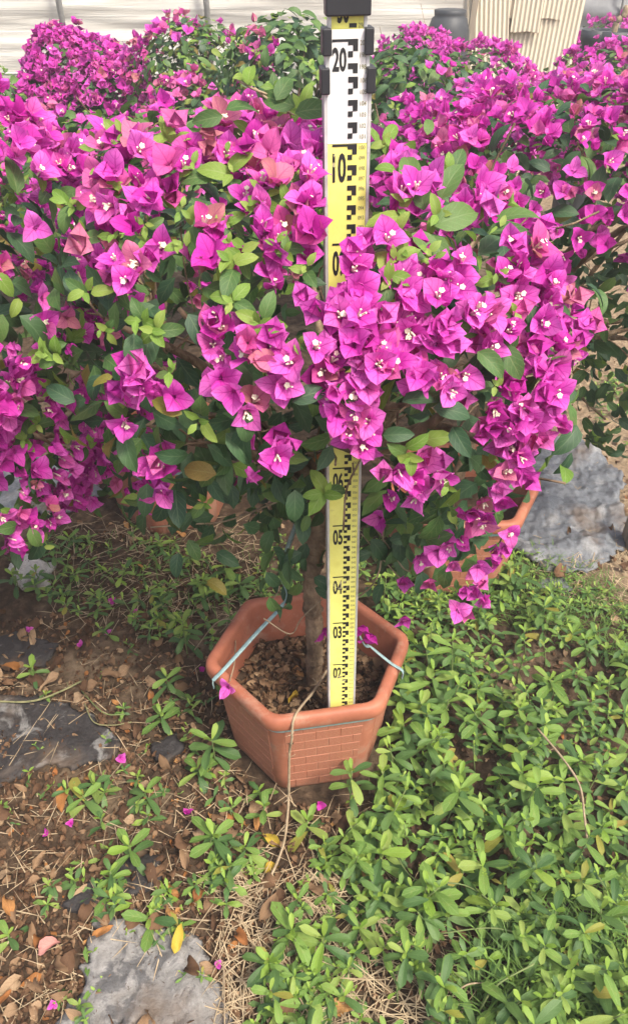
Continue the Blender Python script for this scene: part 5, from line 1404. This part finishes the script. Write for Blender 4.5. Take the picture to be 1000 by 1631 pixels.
for px, py, y, s in ((515, 1000, .90, .026), (590, 1008, .90, .030), (578, 995, .91, .028)):
    o = bpy.data.objects.new('hanging_flower', FLOW_ME['bract_deep'][px % 9])
    o.matrix_basis = Matrix.LocRotScale(Vector(at_y(px, py, y)), frame_z(Vector((rnd.uniform(-.4, .4), -.8, -.5)), px), (s, s, s)); link(o)
    tag(o, {515: 'magenta flower between the trunk and the staff above the soil', 590: 'magenta flower hanging right of the staff over the pot', 578: 'second magenta flower half hidden behind the staff over the pot'}[px], 'flower')

# ------------------------------------------------------------------ ties, stems and sticks
def ribbon(pts, w, name, label, cat, n=6):
    mb = MB(); mb.tube(spline(pts, n), w, 6, flat=0.3)
    o = obj(name, mb.mesh(name, M['tie'])); tag(o, label, cat, 'ties on the front pot'); return o
rimL = at_z(344, 1082, .256); rimR = at_z(637, 1068, .256); lowL = np.array(rimL) + [-.004, -.006, -.016]; lowR = np.array(rimR) + [.004, -.004, -.016]
trk = at_y(455, 955, 1.0)
ribbon([tuple(lowL), tuple(rimL + [-.004, -.002, 0.0]), tuple(rimL + (np.array(trk) - rimL) * .12 + [0, 0, .002]), tuple(rimL + (np.array(trk) - rimL) * .55), tuple(trk), tuple(at_y(447, 912, 1.0)), tuple(at_y(470, 840, .98)), (0.0, .955, .64)], 0.0042, 'plastic_tie', 'pale teal plastic tie from the left rim up into the shrub', 'tie')
ribbon([tuple(lowR), tuple(rimR + [.004, 0, 0]), tuple(at_z(622, 1056, .263)), tuple(at_z(590, 1030, .285)), tuple(at_z(575, 1018, .32)), (0.030, 0.97, .46), (0.012, .965, .60)], 0.0044, 'plastic_tie', 'pale teal plastic tie over the right rim of the front pot', 'tie')

def stem_thing(pts, r, name, label, mat='twig', nubs=0, cat='twig'):
    sp = spline(pts, 7); mb = MB(); mb.tube(sp, [r * rnd.uniform(.85, 1.15) for _ in sp], 6)
    for _ in range(nubs):
        q = sp[rnd.randrange(len(sp))]; mb.tube([q, q + rv(.006) + Vector((rnd.choice((-1, 1)) * .008, -.002, .002))], [.0011, .0005], 4)
    o = obj(name, mb.mesh(name, M[mat])); tag(o, label, cat); return o
pf = at_z(470, 1142, .254)
stem_thing([tuple(at_z(522, 1065, .20)), tuple(at_z(500, 1100, .235)), tuple(pf + [0, -.002, .006]), tuple(pf + [-.006, -.022, -.035]), tuple(at_y(461, 1200, .785)), tuple(at_y(460, 1260, .772)), tuple(at_z(458, 1300, .05)), tuple(at_z(450, 1350, .035)), tuple(at_z(425, 1405, .02)), tuple(at_z(385, 1440, .014)), tuple(at_z(355, 1449, .012))], 0.0024, 'fallen_twig', 'long dry stem hanging over the front rim of the pot to the ground', 'twig', 12)
stem_thing([tuple(at_z(855, 1160, .13)), tuple(at_z(893, 1205, .13)), tuple(at_z(922, 1250, .125)), tuple(at_z(930, 1300, .11)), tuple(at_z(934, 1335, .10))], 0.0020, 'dry_stick', 'brown dry stick lying on the weed carpet at the right', 'twig', 2)
stem_thing([tuple(at_z(-10, 1117, .02)), tuple(at_z(50, 1117, .022)), tuple(at_z(95, 1102, .024)), tuple(at_z(130, 1085, .02))], 0.0022, 'fallen_twig', 'thin dry stem at the left edge over the mouldy film', 'twig_green', 2)
stem_thing([tuple(at_z(130, 1100, .012)), tuple(at_z(165, 1135, .02)), tuple(at_z(200, 1138, .015))], 0.0012, 'vine', 'thin green vine in an arc above the mouldy film', 'stem', 0, 'vine')
stem_thing([tuple(at_z(135, 1120, .012)), tuple(at_z(150, 1150, .014)), tuple(at_z(180, 1155, .014)), tuple(at_z(210, 1150, .012))], 0.0012, 'vine', 'lower thin vine curling at the corner of the mouldy film', 'twig_green', 0, 'vine')
stem_thing([tuple(at_z(245, 1375, .014)), tuple(at_z(300, 1400, .02)), tuple(at_z(345, 1410, .018))], 0.0013, 'fallen_twig', 'thin straw-coloured stalk above the grey film', 'twig', 1)
stem_thing([tuple(at_z(285, 1462, .014)), tuple(at_z(330, 1466, .02)), tuple(at_z(375, 1464, .014))], 0.0013, 'fallen_twig', 'short dry stalk at the top right of the grey film', 'twig', 1)
stem_thing([tuple(at_z(355, 1590, .02)), tuple(at_z(357, 1540, .03)), tuple(at_z(358, 1640, .014))], 0.001, 'fallen_twig', 'thin upright stalk right of the grey film', 'twig', 1)
stem_thing([tuple(at_z(620, 1340, .05)), tuple(at_z(660, 1400, .06)), tuple(at_z(740, 1410, .05)), tuple(at_z(800, 1450, .04))], 0.0012, 'vine', 'thin pale runner crossing the weeds below the pot', 'stem', 0, 'vine')
stem_thing([tuple(at_z(700, 1487, .04)), tuple(at_z(780, 1478, .06)), tuple(at_z(840, 1490, .04))], 0.0012, 'vine', 'thin green runner in the weed carpet near the bottom', 'stem', 0, 'vine')
stem_thing([tuple(at_z(760, 1615, .03)), tuple(at_z(790, 1570, .06)), tuple(at_z(850, 1535, .08))], 0.0014, 'grass_stalk', 'long grass stalk near the bottom right', 'stem', 0, 'grass')
stem_thing([tuple(at_z(705, 1600, .02)), tuple(at_z(740, 1570, .05)), tuple(at_z(775, 1565, .04))], 0.0012, 'fallen_twig', 'dry stalk among the weeds at the bottom right', 'twig', 0)
stem_thing([tuple(at_z(310, 1035, .05)), tuple(at_z(345, 992, .16)), tuple(at_z(372, 992, .20)), tuple(at_z(374, 1050, .262)), tuple(at_z(366, 1085, .265))], 0.0012, 'fallen_twig', 'thin dry sprig hooked over the left rim of the pot', 'twig', 2)
mb = MB(); mb.box((0, 0, 0.06), (0.02, 0.06, 0.13)); o = obj('wooden_stake', mb.mesh('wooden_stake', M['wood'], False), None, (at_z(1000, 865)[0], at_z(1000, 865)[1], 0)); tag(o, 'short brown wooden stake at the right edge beside the film', 'stake')

# ------------------------------------------------------------------ thin volume added to imitate lens glare and slight fading
hz = MB(); hz.box((0, 30, 1.1), (540, 480, 4.4))
m, nt, out = new_mat('glare_veil_air')
pv = nt.nodes.new('ShaderNodeVolumePrincipled')
pv.inputs['Color'].default_value = (0.93, 0.93, 0.91, 1); pv.inputs['Density'].default_value = 0.02; pv.inputs['Anisotropy'].default_value = 0.2
nt.links.new(pv.outputs[0], out.inputs['Volume'])
o = obj('glare_veil', hz.mesh('glare_veil', m, False)); tag(o, 'thin pale veil added over the nursery for lens glare', 'glare_veil', kind='stuff')
